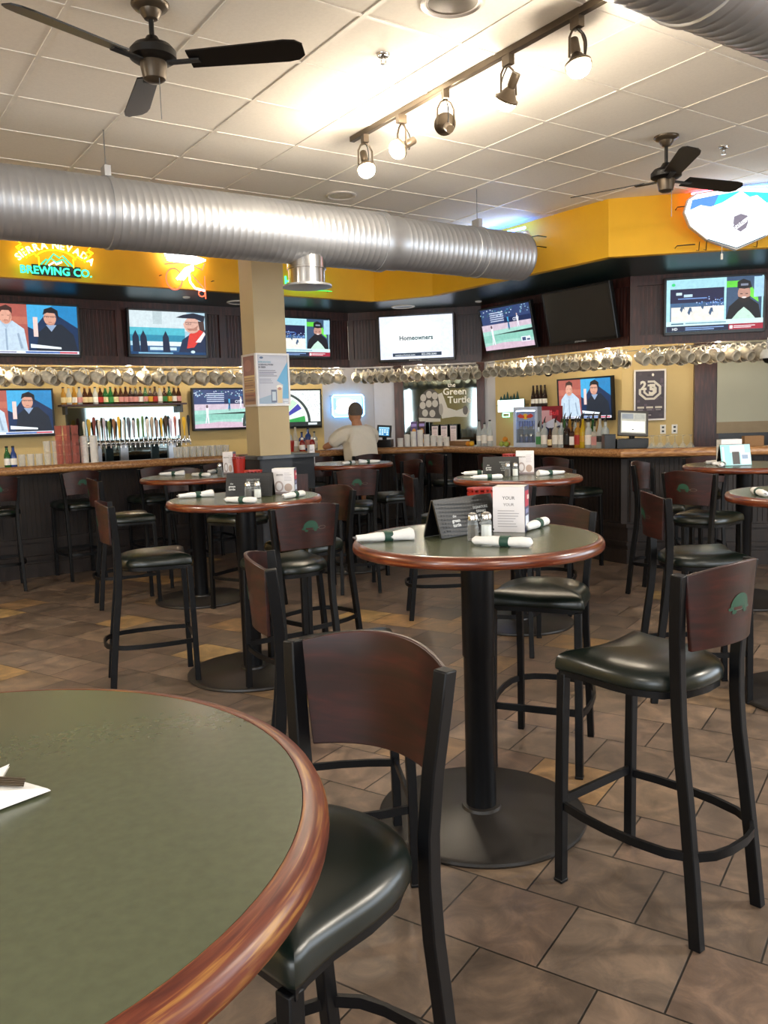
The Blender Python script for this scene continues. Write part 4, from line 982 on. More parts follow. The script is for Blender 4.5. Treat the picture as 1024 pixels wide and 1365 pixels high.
# under-valance lamps between the mugs
DLP = [('V1', .03), ('V1', 2.82), ('V1', 1.45), ('V1', -1.4), ('V2', .93), ('V3', .75), ('V3', 1.95), ('V4', .9)]
for i, (run, s) in enumerate(DLP):
    (x, y), a = runpt(run, s, -.11)
    t = thing('under_cabinet_lamp', 'small warm lamp glowing among the mugs, ' + ('over the back bar taps', 'right of the column', 'behind the column', 'by the left edge', 'below the white television', 'below the baseball television', 'below the switched-off television', 'below the right-hand television')[i], 'lamp', (x, y, VZ+.02))
    obj('housing', G().lathe([(.04, .08), (.042, -.02), (.036, -.02), (.034, .0), (.001, .0)], 20), 'steel', t); obj('lens', G().lathe([(.001, -.012), (.034, -.012), (.034, -.004), (.001, -.004)], 20), 'dl', t)

# ---------------------------------------------------------------- bottles and glasses
BT = {}
def bottle_src(kind, mbody, mlabel, mcap):
    g = {'beer': [(.001, 0), (.030, 0), (.032, .006), (.032, .11), (.028, .135), (.015, .165), (.013, .20), (.014, .205)],
         'liquor': [(.001, 0), (.037, 0), (.040, .006), (.040, .17), (.034, .20), (.015, .225), (.014, .275)],
         'square': [(.001, 0), (.042, 0), (.045, .006), (.045, .15), (.040, .165), (.015, .18), (.014, .23)],
         'tall': [(.001, 0), (.034, 0), (.036, .006), (.034, .16), (.022, .22), (.014, .26), (.013, .31)]}[kind]
    n = 4 if kind == 'square' else 16; top = g[-1][1]; r = g[3][0]; zt = g[3][1]
    return g, n, top, r, zt, mbody, mlabel, mcap
def bottle(kind, body, lab, cap, label, x, y, z, grp, spout=False, rz=0):
    key = (kind, body, lab, cap, spout)
    if key not in BT:
        g, n, top, r, zt, *_ = bottle_src(kind, body, lab, cap)
        t = thing('bottle', label, 'bottle', (x, y, z), rz, grp)
        obj('bottle_body', G().lathe(g+[(.001, top)], n), M[body], t, 35)
        obj('paper_label', G().lathe([(r+.0008, zt*.22), (r+.0012, zt*.24), (r+.0012, zt*.8), (r+.0008, zt*.82)], n), M[lab], t, 35)
        if spout: obj('pour_spout', G().tube([(0, 0, top), (0, 0, top+.025), (.01, 0, top+.05), (.022, 0, top+.07)], [.012, .010, .005, .003], 8), 'plast', t)
        else: obj('bottle_cap', G().lathe([(.0145, top-.004), (.0155, top-.002), (.0155, top+.012), (.001, top+.014)], 12), M[cap], t)
        BT[key] = t; return t
    t = dup(BT[key], (x, y, z), rz, label); t['group'] = grp; return t
def gl(name, c, alpha=.8, rough=.06):
    if name not in M: M[name] = glass(name, c, alpha, rough)
for nm, c in (('amber_glass', '#4a220c'), ('emerald_glass', '#1f6e34'), ('gold_glass', '#c08a28'), ('clear_bottle_glass', '#dfe6e6'), ('blue_glass', '#2a4f9c'), ('lemon_liquid', '#d9b820'), ('cola_brown_glass', '#2a1410'), ('milky_glass', '#e2ded2')): gl(nm, c, .35 if c in ('#4a220c', '#1f6e34', '#2a4f9c', '#c08a28', '#d9b820', '#2a1410') else .6)
for nm, c in (('label_cream', '#e0cf9e'), ('label_white', '#ece8e0'), ('label_red', '#a5271e'), ('label_black', '#1b1a1a'), ('label_green', '#2f7d3c'), ('label_pink', '#c98a84'), ('label_gold', '#c9982f')): M[nm] = mat(nm, c, .6)
# shelf of beer bottles
(x, y), a = runpt('W1', 0)
sh = thing('bottle_shelf', 'dark narrow wall shelf holding the beer bottles over the taps', 'shelf', (x, y, 1.77), a)
obj('shelf_board', G().box(-.50, 1.10, -.20, -.002, 0, .022), 'dwood', sh, 0)
for s in (-.45, 1.03): obj('bracket', G().box(s, s+.03, -.15, -.002, -.10, 0), 'plast', sh, 0)
SHELF = [('gold_glass', 'label_cream'), ('clear_bottle_glass', 'label_cream'), ('gold_glass', 'label_white'), ('clear_bottle_glass', 'label_pink'), ('amber_glass', 'label_cream'), ('amber_glass', 'label_cream'), ('clear_bottle_glass', 'label_white'), ('amber_glass', 'label_red'),
         ('emerald_glass', 'label_cream'), ('emerald_glass', 'label_green'), ('amber_glass', 'label_cream'), ('amber_glass', 'label_pink'), ('amber_glass', 'label_pink'), ('cola_brown_glass', 'label_pink'), ('cola_brown_glass', 'label_pink'), ('amber_glass', 'label_white'), ('emerald_glass', 'label_pink'), ('amber_glass', 'label_gold'), ('amber_glass', 'label_red'), ('milky_glass', 'label_white'), ('amber_glass', 'label_green'), ('emerald_glass', 'label_gold'), ('amber_glass', 'label_white'), ('amber_glass', 'label_pink')]
CN = {'gold_glass': 'golden', 'clear_bottle_glass': 'clear', 'amber_glass': 'brown', 'emerald_glass': 'green', 'cola_brown_glass': 'very dark brown', 'milky_glass': 'milky white', 'lemon_liquid': 'bright yellow', 'blue_glass': 'blue'}
for i, (b, l) in enumerate(SHELF):
    (x, y), a = runpt('W1', -.45+i*.064, .12)
    lb = '%s beer bottle with %s label on the wall shelf' % (CN[b], l.split('_')[1])
    bottle('beer', b, l, 'label_gold' if i % 3 else 'label_black', lb, x, y, 1.792, '%s bottles with %s labels on the wall shelf' % (CN[b], l.split('_')[1]), rz=a)
# mirror above the taps, tap tower
(x, y), a = runpt('W1', 0)
t = thing('wall_mirror', 'bright mirror behind the row of beer taps', 'mirror', (x, y, 1.02), a); obj('mirror_plate', G().box(-.42, 1.06, -.012, -.002, .0, .73), 'mirror', t, 0)
(x, y), a = runpt('W1', 0, .34)
t = thing('beer_tower', 'long chrome beer tower with a row of many tap handles on the back bar', 'beer tap', (x, y, 1.02), a)
obj('manifold', G().tube([(-.32, 0, .275), (1.05, 0, .275)], .032, 16), 'chrome', t)
for s in (-.15, .18, .80): obj('tower_leg', G().box(s-.05, s+.05, -.03, .03, 0, .26), 'steel', t, 0, .004)
hc = ['#d9d2c0', '#c9a63c', '#7c2f24', '#e3dccb', '#c8b9c6', '#6b7f3a', '#8a5a34', '#e5b52a', '#dcdcd8', '#5b6470', '#b4aab0', '#4f6b2c', '#5c7f38', '#e0d8d0', '#b7a58e', '#a88f86', '#e3b422', '#3b2a1c', '#c9c0d6', '#b05a50', '#3a1a12', '#edb91c', '#151515']
for i, c in enumerate(hc):
    s = -.30+i*.0605; k = 'tap_'+c.strip('#')
    if k not in M: M[k] = mat('tap_handle_paint_'+c.strip('#'), c, .4)
    h = .20+.05*((i*7) % 5)/4; w = .014+.006*((i*3) % 4)/3
    o = obj('tap_handle', G().lathe([(.008, .335), (.010, .36), (w*.8, .36+h*.4), (w*1.25, .36+h*.75), (w, .36+h*.95), (.004, .36+h)], 10, s, -.05, sy=.6), k, t)
    g = G(); g.tube([(s, -.03, .29), (s, -.075, .285), (s, -.085, .25), (s, -.085, .22)], .009, 8); g.tube([(s, -.05, .285), (s, -.05, .34)], .008, 8); obj('faucet', g, 'chrome', o)
# drinking glasses
def glass_src(name, mt, r, h, lab):
    t = thing(name, lab, 'glass', (0, 0, 0), 0, 'x')
    obj('glass_wall', G().lathe([(.001, .004), (r*.8, .004), (r*.82, .0), (r*.84, .004), (r, h), (r-.003, h), (r*.8, .012), (.001, .012)], 14), mt, t); return t
tum = glass_src('drinking_glass', 'frost', .038, .125, 'x'); rtm = glass_src('drinking_glass', 'redg', .038, .10, 'x')
used = set()
def put(src, x, y, z, rz, lb, grp, cat=None):
    if src.name not in used:
        used.add(src.name); src.location = (x, y, z); src.rotation_euler = (0, 0, rz); src['label'] = lb; src['group'] = grp; return src
    return dup(src, (x, y, z), rz, lb, grp)
for i, s in enumerate([.30+.085*k for k in range(7)]):
    for lv in range(1 if i < 3 else 2):
        (x, y), a = runpt('C1', s, -.47); put(tum, x, y, 1.125+lv*.128, 0, 'clear tumbler in the stacks at the left end of the bar, %s level' % ('bottom', 'top')[lv], 'clear tumblers left of the red ones, level %s' % ('one', 'two')[lv])
for i, s in enumerate([.66+.082*k for k in range(3)]):
    for lv in range(4):
        (x, y), a = runpt('C1', s, -.38); put(rtm, x, y, 1.125+lv*.103, 0, 'red-tinted tumbler in a tall stack left of the beer taps, %s' % ('bottom of the stack', 'second from bottom', 'third from bottom', 'top of the stack')[lv], 'red tumblers, stack level %d' % (lv+1))
for i, s in enumerate([1.98+.082*k for k in range(8)]):
    for r_ in range(2):
        (x, y), a = runpt('C1', s, -.44-.09*r_); put(tum, x, y, 1.125, 0, 'clear tumbler left of the column, %s row' % ('front', 'rear')[r_], 'clear tumblers left of the column, %s row' % ('front', 'rear')[r_])
# stacks of paper cups / holders
for i, (s, n) in enumerate(((.93, 9), (1.03, 9))):
    (x, y), a = runpt('C1', s, -.45); t = thing('cup_stack', 'tall stack of off-white cups left of the taps, %s one' % ('left', 'right')[i], 'cup stack', (x, y, 1.125))
    g = G(); pr = [(.001, 0), (.036, 0)]
    for k in range(18): pr += [(.036, .004+k*.016), (.042, .012+k*.016), (.042, .016+k*.016)]
    obj('stacked_cups', g.lathe(pr+[(.001, .30)], 18), 'whitep', t)
for i, (s, h) in enumerate(((.40, .12), (.49, .17), (.575, .20), (.66, .22), (.745, .16), (.83, .15), (.915, .14), (1.0, .12))):
    p_, a = runpt('C2', s, -.46); t = thing('cup_stack', 'stack of translucent white cups below the turtle mirror, number %s from the left' % ('one', 'two', 'three', 'four', 'five', 'six', 'seven', 'eight')[i], 'cup stack', (*p_, 1.125))
    pr = [(.001, 0), (.034, 0)]
    for k in range(int(h/.02)): pr += [(.034, .002+k*.02), (.040, .014+k*.02), (.040, .019+k*.02)]
    obj('stacked_cups', G().lathe(pr+[(.001, h)], 16), 'whitep', t)
# liquor bottles on the right bar
LQ = [(.17, 'clear_bottle_glass', 'label_white', 'tall'), (.27, 'clear_bottle_glass', 'label_white', 'liquor'), (.37, 'clear_bottle_glass', 'label_white', 'tall'),
      (1.20, 'clear_bottle_glass', 'label_green', 'square'), (1.29, 'clear_bottle_glass', 'label_white', 'liquor'), (1.38, 'amber_glass', 'label_cream', 'beer'), (1.46, 'milky_glass', 'label_white', 'liquor'), (1.55, 'clear_bottle_glass', 'label_white', 'liquor'), (1.63, 'cola_brown_glass', 'label_black', 'liquor'), (1.71, 'amber_glass', 'label_white', 'square'), (1.79, 'gold_glass', 'label_red', 'liquor'), (1.86, 'lemon_liquid', 'label_gold', 'tall'), (1.94, 'clear_bottle_glass', 'label_white', 'liquor'), (2.02, 'milky_glass', 'label_pink', 'square'), (2.095, 'clear_bottle_glass', 'label_black', 'tall'), (2.17, 'clear_bottle_glass', 'label_white', 'liquor')]
for i, (s, b, l, k) in enumerate(LQ):
    p_, a = runpt('C3', s, -.44)
    where = 'right of the turtle mirror' if s < 1 else 'right of the drinks fridge'
    bottle(k, b, l, 'label_black', '%s %s bottle with %s label %s' % (CN[b], {'tall': 'slender', 'liquor': 'round-shouldered', 'square': 'square', 'beer': 'short'}[k], l.split('_')[1], where), *p_, 1.125, '%s %s bottles with %s labels %s' % (CN[b], k, l.split('_')[1], where), spout=(k != 'beer' and s > 1), rz=a)
for i, (s, b, l, k) in enumerate(((3.18, 'emerald_glass', 'label_cream', 'beer'), (3.34, 'clear_bottle_glass', 'label_white', 'liquor'), (3.43, 'clear_bottle_glass', 'label_pink', 'liquor'), (3.52, 'milky_glass', 'label_white', 'tall'), (3.61, 'blue_glass', 'label_white', 'square'), (3.70, 'blue_glass', 'label_pink', 'liquor'), (3.79, 'clear_bottle_glass', 'label_white', 'square'))):
    p_, a = runpt('C1', s, -.50); bottle(k, b, l, 'label_black', '%s %s bottle with %s label between the column and the seated man' % (CN[b], {'tall': 'slender', 'liquor': 'round-shouldered', 'square': 'square', 'beer': 'short'}[k], l.split('_')[1]), *p_, 1.125, '%s %s bottles with %s labels left of the man' % (CN[b], k, l.split('_')[1]), rz=a)
for i, (s, lab) in enumerate(((3.46, 'label_white'), (3.60, 'label_cream'))):
    p_, a = runpt('C1', s, -.22); t = thing('ketchup_bottle', 'red ketchup bottle with %s label on the bar left of the man' % ('white', 'cream')[i], 'ketchup bottle', (*p_, 1.125))
    obj('bottle_body', G().lathe([(.001, 0), (.033, 0), (.036, .01), (.034, .10), (.028, .13), (.014, .15)], 14, sy=.7), 'redgl', t); obj('paper_label', G().lathe([(.0355, .03), (.036, .032), (.035, .085), (.0345, .087)], 14, sy=.72), lab, t); obj('bottle_cap', G().lathe([(.017, .15), (.017, .175), (.001, .178)], 12), 'whitep', t)
p_, a = runpt('C1', 3.28, -.2); caddy('red condiment basket on the bar just right of the column', *p_, a, 1.125)
for i, s in enumerate((.16, .22)):
    p_, a = runpt('C1', s, -.46); bottle('beer', 'emerald_glass' if i == 0 else 'blue_glass', 'label_white', 'label_black', '%s bottle at the far left end of the bar' % ('green', 'blue')[i], *p_, 1.125, '%s bottle far left' % ('green', 'blue')[i])
for i in range(11):
    s = 1.235+.083*i; b, l, k = (('clear_bottle_glass', 'label_white', 'liquor'), ('amber_glass', 'label_gold', 'tall'), ('milky_glass', 'label_red', 'liquor'), ('emerald_glass', 'label_black', 'tall'), ('gold_glass', 'label_white', 'tall'))[i % 5]
    p_, a = runpt('C3', s, -.555); bottle(k, b, l, 'label_black', '%s %s bottle with %s label in the rear row right of the drinks fridge' % (CN[b], {'tall': 'slender', 'liquor': 'round-shouldered'}[k], l.split('_')[1]), *p_, 1.125, '%s %s bottles with %s labels, rear row by the fridge' % (CN[b], k, l.split('_')[1]), spout=True, rz=a)
# fruit
for i, (s, o_, zz, m_) in enumerate(((.60, -.42, 0, 'applegreen'), (.68, -.42, 0, 'applegreen'), (.64, -.48, 0, 'orange'), (.64, -.44, .055, 'orange'), (.0, -.40, 0, 'orange'), (.07, -.40, 0, 'lemon_liquid'))):
    p_, a = runpt('C3', s, o_); t = thing('fruit', ('left green fruit at the bottom of the small pile on the right bar', 'right green fruit at the bottom of the small pile on the right bar', 'orange behind the green fruit on the right bar', 'orange on top of the small fruit pile', 'orange beside the clear bottles', 'yellow lemon beside the clear bottles')[i], 'fruit', (*p_, 1.125+zz))
    obj('peel', G().ball((0, 0, .032), .033, 14, sc=(1, 1, .96)), m_ if m_ != 'lemon_liquid' else 'yellow', t); obj('stalk', G().tube([(0, 0, .062), (0, 0, .068)], .003, 5), 'label_green', t)
# drinks fridge with a charging bull emblem
p_, a = runpt('C3', 1.02, -.42); a2 = a+rad(25)
t = thing('drinks_fridge', 'small silver-blue glass-door drinks fridge with a red and yellow emblem', 'fridge', (*p_, 1.126), a2)
g = G(); W, D, H_ = .29, .26, .46
g.box(-W/2, W/2, .0, D, 0, .02); g.box(-W/2, W/2, 0, D, H_-.02, H_); g.box(-W/2, -W/2+.015, 0, D, .02, H_-.02); g.box(W/2-.015, W/2, 0, D, .02, H_-.02); g.box(-W/2, W/2, D-.01, D, .02, H_-.02)
obj('cabinet', g, mat('silver_blue_fridge', '#9fb0cc', .35), t, 0)
g = G(); g.box(-W/2, W/2, -.03, -.002, 0, .05); g.box(-W/2, W/2, -.03, -.002, H_-.04, H_); g.box(-W/2, -W/2+.03, -.03, -.002, .05, H_-.04); g.box(W/2-.03, W/2, -.03, -.002, .05, H_-.04); dr = obj('door', g, mat('fridge_door_frame', '#b9c6de', .3), t, 0)
obj('door_glass', G().box(-W/2+.03, W/2-.03, -.02, -.015, .05, H_-.04), 'glass', dr, 0)
obj('shelf', G().box(-W/2+.016, W/2-.016, .01, D-.012, .20, .205), 'steel', t, 0)
obj('light_strip', G().box(-W/2+.02, W/2-.02, .01, .03, H_-.05, H_-.03), neon('#dfeaff', 12), t, 0)
pc = Pic(.22, .11, '#7f93bf', lambda X, Z, l: (X, -.0215-l*.0002, .30+Z)); pc.ell(.5, .45, .16, .3, '#e6b52e').poly([(.05, .5), (.2, .75), (.42, .55), (.45, .3), (.2, .3)], '#c43a2c').poly([(.95, .5), (.8, .75), (.58, .55), (.55, .3), (.8, .3)], '#c43a2c'); pc.build('emblem', M['print'], dr)
p0 = Matrix.Translation((*p_, 1.126)) @ Matrix.Rotation(a2, 4, 'Z')
can = None
for r_ in range(2):
    for k in range(4):
        q = p0 @ Vector((-.09+.06*k, .08, .0205 if r_ == 0 else .206))
        if can is None:
            can = thing('drink_can', 'x', 'can', q, a2, 'x'); obj('can_body', G().lathe([(.001, 0), (.022, 0), (.026, .005), (.026, .12), (.021, .128), (.001, .128)], 14), 'chrome', can); obj('blue_band', G().lathe([(.0262, .03), (.0265, .03), (.0265, .1), (.0262, .1)], 14), 'blue_glass', can); c = can
        else: c = dup(can, q, a2)
        c['label'] = 'slim silver and blue can on the %s level inside the drinks fridge' % ('lower', 'upper')[r_]; c['group'] = 'cans on the %s fridge level' % ('lower', 'upper')[r_]
LI = [q for q in (p0 @ Vector((0, .1, .41)),)]
# red and blue cardboard sign and yellow bag beside the fridge
p_, a = runpt('C3', 1.33, -.52); t = thing('display_sign', 'red, white and navy display card between the fridge and the television', 'sign', (*p_, 1.125), a+rad(15)); pc = Pic(.26, .46, '#2b3560'); pc.rect(0, .55, 1, 1, '#8c1f30').rect(.0, .62, .5, .9, '#d9a9b4').poly([(0, .55), (.6, .7), (1, .55), (.4, .45)], '#d4d8ee').text('Bull', .6, .78, .12, '#e83c4c', 'c', .02, .6).rect(.3, .2, .8, .3, '#3f56a0'); pc.build('printed_face', M['print'], t); obj('card_back', G().box(-.13, .13, .001, .012, 0, .46), 'card', t, 0)
p_, a = runpt('C3', 1.22, -.56); t = thing('yellow_bag', 'bright yellow bag leaning behind the bottles right of the fridge', 'bag', (*p_, 1.125), a); obj('bag_body', G().lathe([(.001, 0), (.05, 0), (.065, .08), (.07, .18), (.04, .26), (.001, .27)], 12, sy=.5), 'lemon_liquid' if 0 else mat('yellow_foil', '#d8cf2c', .4), t)
# point of sale screens
def pos(label, run, s, off, tilt, w, h, big):
    p_, a = runpt(run, s, off); t = thing('cash_register', label, 'cash register', (*p_, 1.126), a+rad(8 if big else 0))
    obj('base_unit', G().box(-w*.55, w*.5, .0, .22, 0, .10), 'plast', t, 0, .004); obj('receipt_printer', G().box(-w*.95, -w*.58, .02, .18, 0, .15), 'plast', t, 0, .004)
    M4 = Matrix.Translation((0, .02, .13)) @ Matrix.Rotation(rad(-tilt), 4, 'X') @ Matrix.Rotation(rad(4), 4, 'Y')
    g = G(); g.box(-w/2, w/2, 0, .035, 0, h, 0, M4); m_ = obj('monitor', g, mat('pos_bezel', '#55534f', .4) if big else 'plast', t, 0, .003)
    pc = Pic(w-.05, h-.05, '#b9b6a6' if big else '#3f8fc4', lambda X, Z, l: tuple(M4 @ Vector((X, -.001-l*.0002, .025+Z))))
    if big: pc.rect(.04, .05, .96, .6, '#f6f3e2').rect(.04, .7, .5, .95, '#8f9498').rect(.55, .7, .95, .95, '#a7a79c').rect(.1, .1, .6, .5, '#fffef2')
    else:
        pc.rect(0, .8, 1, 1, '#8fc9e8')
        for k in range(12): pc.rect(.05+.23*(k % 4), .08+.24*(k//4), .22+.23*(k % 4), .26+.24*(k//4), random.choice(('#9fd4ee', '#2b6fa8', '#c9e6f2')))
    pc.build('touch_screen', M['screen'], m_)
    obj('stand', G().tube([(0, .08, .08), (0, .06, .2)], .03, 8), 'plast', t)
pos('register with a bright tilted touch screen on the right bar beside the poster', 'C4', .17, -.5, 15, .30, .26, True)
p_, a = runpt('C2', .22, -.5)
pos('small register with a blue screen to the right of the seated man', 'C2', .17, -.5, 4, .19, .16, False)
# low martini glasses upside down near the register
mg = thing('martini_glass', 'x', 'glass', (0, 0, 0), 0, 'x'); obj('bowl', G().lathe([(.045, 0), (.044, .002), (.005, .06), (.004, .062)], 16), 'glass', mg); obj('stem', G().lathe([(.004, .062), (.004, .12), (.03, .126), (.03, .129), (.001, .13)], 16), 'glass', mg)
for i in range(9):
    p_, a = runpt('C4', .33+.075*(i % 6)+.03*(i//6), -.42-.09*(i//6)); put(mg, *p_, 1.125, 0, 'stemmed glass standing upside down right of the register, %s row' % ('front', 'rear')[i//6], 'upturned stemmed glasses, %s row' % ('front', 'rear')[i//6])
# framed 25 poster, outlets
(x, y), a = runpt('W4', .335, .02); t = thing('framed_poster', 'framed dark poster with a big octagonal 25 on the yellow wall', 'poster', (x, y, 1.375), a)
W, H_ = .39, .64; obj('frame', frame_pic(W, H_, .02), 'frame', t, 0)
pc = Pic(W-.04, H_-.04, '#3f3640', None, .02); 
for k in range(40): pc.rect(*(lambda u_, v_: (u_, v_, u_+.1, v_+.05))(random.random()*.9, random.random()*.95), random.choice(('#4a404a', '#352d38', '#544856')))
def octa(r, k=.94): return [(.5+r*cos(rad(22.5+45*i)), .60+r*k*.55*sin(rad(22.5+45*i))) for i in range(8)]
pc.poly(octa(.42), '#cfc9bd').poly(octa(.33), '#433a44').poly(octa(.25), '#cfc9bd').poly(octa(.17), '#433a44').rect(.0, .63, .42, .83, '#433a44')
pc.text('2', .27, .62, .17, '#d9d3c6', 'c', .05).text('5', .58, .52, .20, '#d9d3c6', 'c', .05).ell(.6, .92, .04, .03, '#e6e2d8')
for k in range(3): pc.rect(.06+.31*k, .22, .30+.31*k, .26, '#c4bdb0').rect(.08+.31*k, .18, .26+.31*k, .20, '#8d8688')
pc.lines(.1, .6, .06, .10, 1, '#a59e9a', .5); pc.build('printed_sheet', M['print'], t, None, -.003)
for s, lb in ((.50, 'white wall outlet nearer the register'), (.64, 'white wall outlet closer to the dark pillar')):
    (x, y), a = runpt('W4', s, .001); t = thing('wall_outlet', lb, 'outlet', (x, y, 1.2), a); obj('cover_plate', G().box(-.035, .035, -.006, 0, 0, .115), 'whitep', t, 0, .002); obj('socket', G().box(-.014, .014, -.008, -.006, .02, .045).box(-.014, .014, -.008, -.006, .07, .095), 'plast', t, 0)
p_, a = runpt('C4', 1.30, -.45); t = thing('cardboard_box', 'brown cardboard box on the bar at the right edge', 'box', (*p_, 1.125), a); g = G(); g.box(-.09, .09, 0, .12, 0, .002); g.box(-.09, .09, 0, .003, 0, .10); g.box(-.09, .09, .117, .12, 0, .10); g.box(-.09, -.087, 0, .12, 0, .1); g.box(.087, .09, 0, .12, 0, .1); obj('box_walls', g, 'card', t, 0)
p_, a = runpt('C3', -.28, -.46); t = thing('napkin_tray', 'brown tray with napkins under the turtle mirror', 'tray', (*p_, 1.125), a); obj('tray_walls', G().box(-.17, .17, 0, .14, 0, .06), 'card', t, 0, .003); obj('napkin_sheets', G().box(-.08, .10, .02, .12, .06, .075), 'whitep', t, 0)
# table tent cards clipped on the mirror ledge
for k in range(3):
    (x, y), a = runpt('W2', .98+.14*k, .30); t = thing('menu_clip', 'pink and white list card in a dark clip below the mirror, %s of three' % ('left', 'middle', 'right')[k], 'menu card', (x, y, 1.02), a)
    obj('clip_board', G().box(-.055, .055, 0, .02, 0, .36), 'plast', t, 0, .003); pc = Pic(.09, .24, '#d8c9cc', None, .1); pc.rect(.1, .8, .9, .95, '#9c8f98').lines(.1, .9, .1, .75, 8, '#b0989e', .4); pc.build('list_sheet', M['print'], t)
for k in range(2):
    (x, y), a = runpt('W2', .66+.12*k, .28); t = thing('bottle_carton', 'dark purple carton with gold marks below the mirror, %s one' % ('left', 'right')[k], 'carton', (x, y, 1.02), a)
    obj('carton_body', G().box(-.05, .05, 0, .08, 0, .42), 'plast', t, 0); pc = Pic(.1, .42, '#4a3a6c' if k == 0 else '#3a1a24'); pc.ell(.5, .3, .3, .1, '#c9963c').ell(.5, .65, .3, .1, '#b5803a').rect(.1, .82, .9, .92, '#8f7fc0'); pc.build('carton_front', M['print'], t)
# etched turtle mirror
(x, y), a = runpt('W2', 1.035, .004)
t = thing('turtle_mirror', 'large framed mirror etched with a turtle and lettering behind the middle bar', 'mirror', (x, y, 1.02), a)
obj('mirror_plate', G().box(-.565, .565, -.006, 0, 0, 1.16), 'mirror', t, 0)
g = G(); g.box(-.565, .565, -.03, .0, 1.16, 1.2); g.box(-.565, .565, -.03, 0, 0, .04); obj('frame', g, 'dwood', t, 0)
pc = Pic(1.13, 1.16, '#888888', lambda X, Z, l: (X, -.0065-l*.0002, Z)); pc.g = G()
DV = .09
def E_(u_, v_, *a_, **k_): pc.ell(u_, v_-DV, *a_, **k_)
def PP(pts, c): pc.poly([(p[0], p[1]-DV) for p in pts], c)
E_(.37, .63, .16, .24, '#3d3937', 30, 0, 180, 0); PP([(.21, .64), (.20, .50), (.30, .44), (.50, .46), (.53, .64)], '#3d3937')
for cu_, cv_ in ((.27, .76), (.35, .80), (.43, .78), (.26, .66), (.345, .68), (.43, .68), (.29, .56), (.39, .55)): E_(cu_, cv_, .042, .05, '#a9a5a0', 10)
PP([(.47, .80), (.53, .82), (.60, .62), (.72, .58), (.86, .62), (.90, .56), (.86, .49), (.70, .50), (.52, .48), (.50, .6)], '#b9b6b0'); E_(.84, .58, .035, .06, '#55504d', 14); E_(.51, .60, .03, .08, '#8d8985', 12)
PP([(.20, .50), (.22, .40), (.27, .38), (.27, .44), (.50, .44), (.50, .48)], '#b9b6b0')
pc.text('the', .66, .80, .055, '#e4e0d6', 'c', .02).text('Green', .70, .70, .085, '#e4e0d6', 'c', .02).text('Turtle', .76, .59, .085, '#e4e0d6', 'c', .02)
pc.build('etched_design', M['print'], t)
# ---------------------------------------------------------------- neon and lit signs
def ntext(g, s, x, z, h, align='c', arc=None, bold=.012, th=.008):
    """raised letters in the XZ plane; arc=(radius) bends the line upward"""
    def put1(vs, fs, w, ox, oz, rot, k):
        c, s_ = cos(rot), sin(rot); a = [(ox+(vx*c-vy*s_)*k, -th, oz+(vx*s_+vy*c)*k) for vx, vy in vs]; n = len(a)
        g.add(a+[(p[0], 0, p[2]) for p in a], fs)
        g.add(a+[(p[0], 0, p[2]) for p in a], [tuple(i+n for i in f)[::-1] for f in fs])
    k = h/.7
    if not arc:
        vs, fs, w = text_mesh(s, bold); put1(vs, fs, w, x-(w*k/2 if align == 'c' else 0), z, 0, k); return
    ws = [text_mesh(c, bold)[2]*k if c != ' ' else .25*k for c in s]; gap = h*.13; tot = sum(ws)+gap*(len(s)-1); q = -tot/2
    for c, w in zip(s, ws):
        m = (q+w/2)/arc
        if c != ' ':
            vs, fs, _ = text_mesh(c, bold); put1([(vx-w/k/2, vy) for vx, vy in vs], fs, w, x+arc*sin(m), z-arc*(1-cos(m)), -m, k)
        q += w+gap
def arcpts(cx, cz, rx, rz, a0, a1, n=16, y=-.012): return [(cx+rx*cos(rad(a0+(a1-a0)*i/n)), y, cz+rz*sin(rad(a0+(a1-a0)*i/n))) for i in range(n+1)]
def sign(name, label, run, s, z, off): 
    (x, y), a = runpt(run, s, off); return thing(name, label, 'sign', (x, y, z), a, None)
def standoffs(t, pts, d=.05):
    g = G()
    for x, z in pts: g.tube([(x, 0, z), (x, d-.001, z)], .004, 5); g.box(x-.012, x+.012, -.001, .003, z-.003, z+.003)
    obj('standoff_wires', g, 'plast', t, 0)
# brewery sign upper left
t = sign('neon_sign', 'yellow and teal neon brewery sign with a mountain on the yellow wall, upper left', 'Y1', .49, 3.075, .055)
g = G(); ntext(g, 'SIERRA NEVADA', 0, .105, .062, arc=.46, bold=.02); obj('top_lettering', g, neon('#fff7a0', 2.6), t, 0)
g = G(); ntext(g, 'BREWING CO.', .0, -.135, .070, bold=.02); obj('bottom_lettering', g, neon('#2fe0a0', 2), t, 0)
g = G()
g.tube(arcpts(0, -.02, .19, .11, 20, 160), .006, 6); g.tube([(-.24, -.012, .02), (-.19, -.012, .045), (-.17, -.012, .015)], .006, 6); g.tube([(.24, -.012, .02), (.19, -.012, .045), (.17, -.012, .015)], .006, 6)
for s in (-1, 1):
    g.tube([(s*.29, -.012, .17), (s*.33, -.012, .15), (s*.30, -.012, .12), (s*.345, -.012, .09), (s*.31, -.012, .06), (s*.29, -.012, .03), (s*.26, -.012, -.0), (s*.25, -.012, .04), (s*.28, -.012, .06)], .006, 6)
    g.tube(arcpts(s*.30, .075, .022, .022, 0, 350, 12), .005, 6); g.tube([(s*.155, -.012, .02), (s*.155, -.012, -.06)], .005, 6)
obj('yellow_scrolls', g, neon('#ffd21a', 2.2), t)
g = G(); g.tube([(-.14, -.012, -.05), (-.09, -.012, .0), (-.07, -.012, -.01), (-.02, -.012, .055), (.03, -.012, .02), (.06, -.012, .045), (.15, -.012, -.05)], .007, 6); g.tube([(-.10, -.012, -.05), (-.05, -.012, .015), (.0, -.012, -.02), (.06, -.012, .01), (.11, -.012, -.05)], .006, 6); obj('green_mountain', g, neon('#18c48a', 1.8), t)
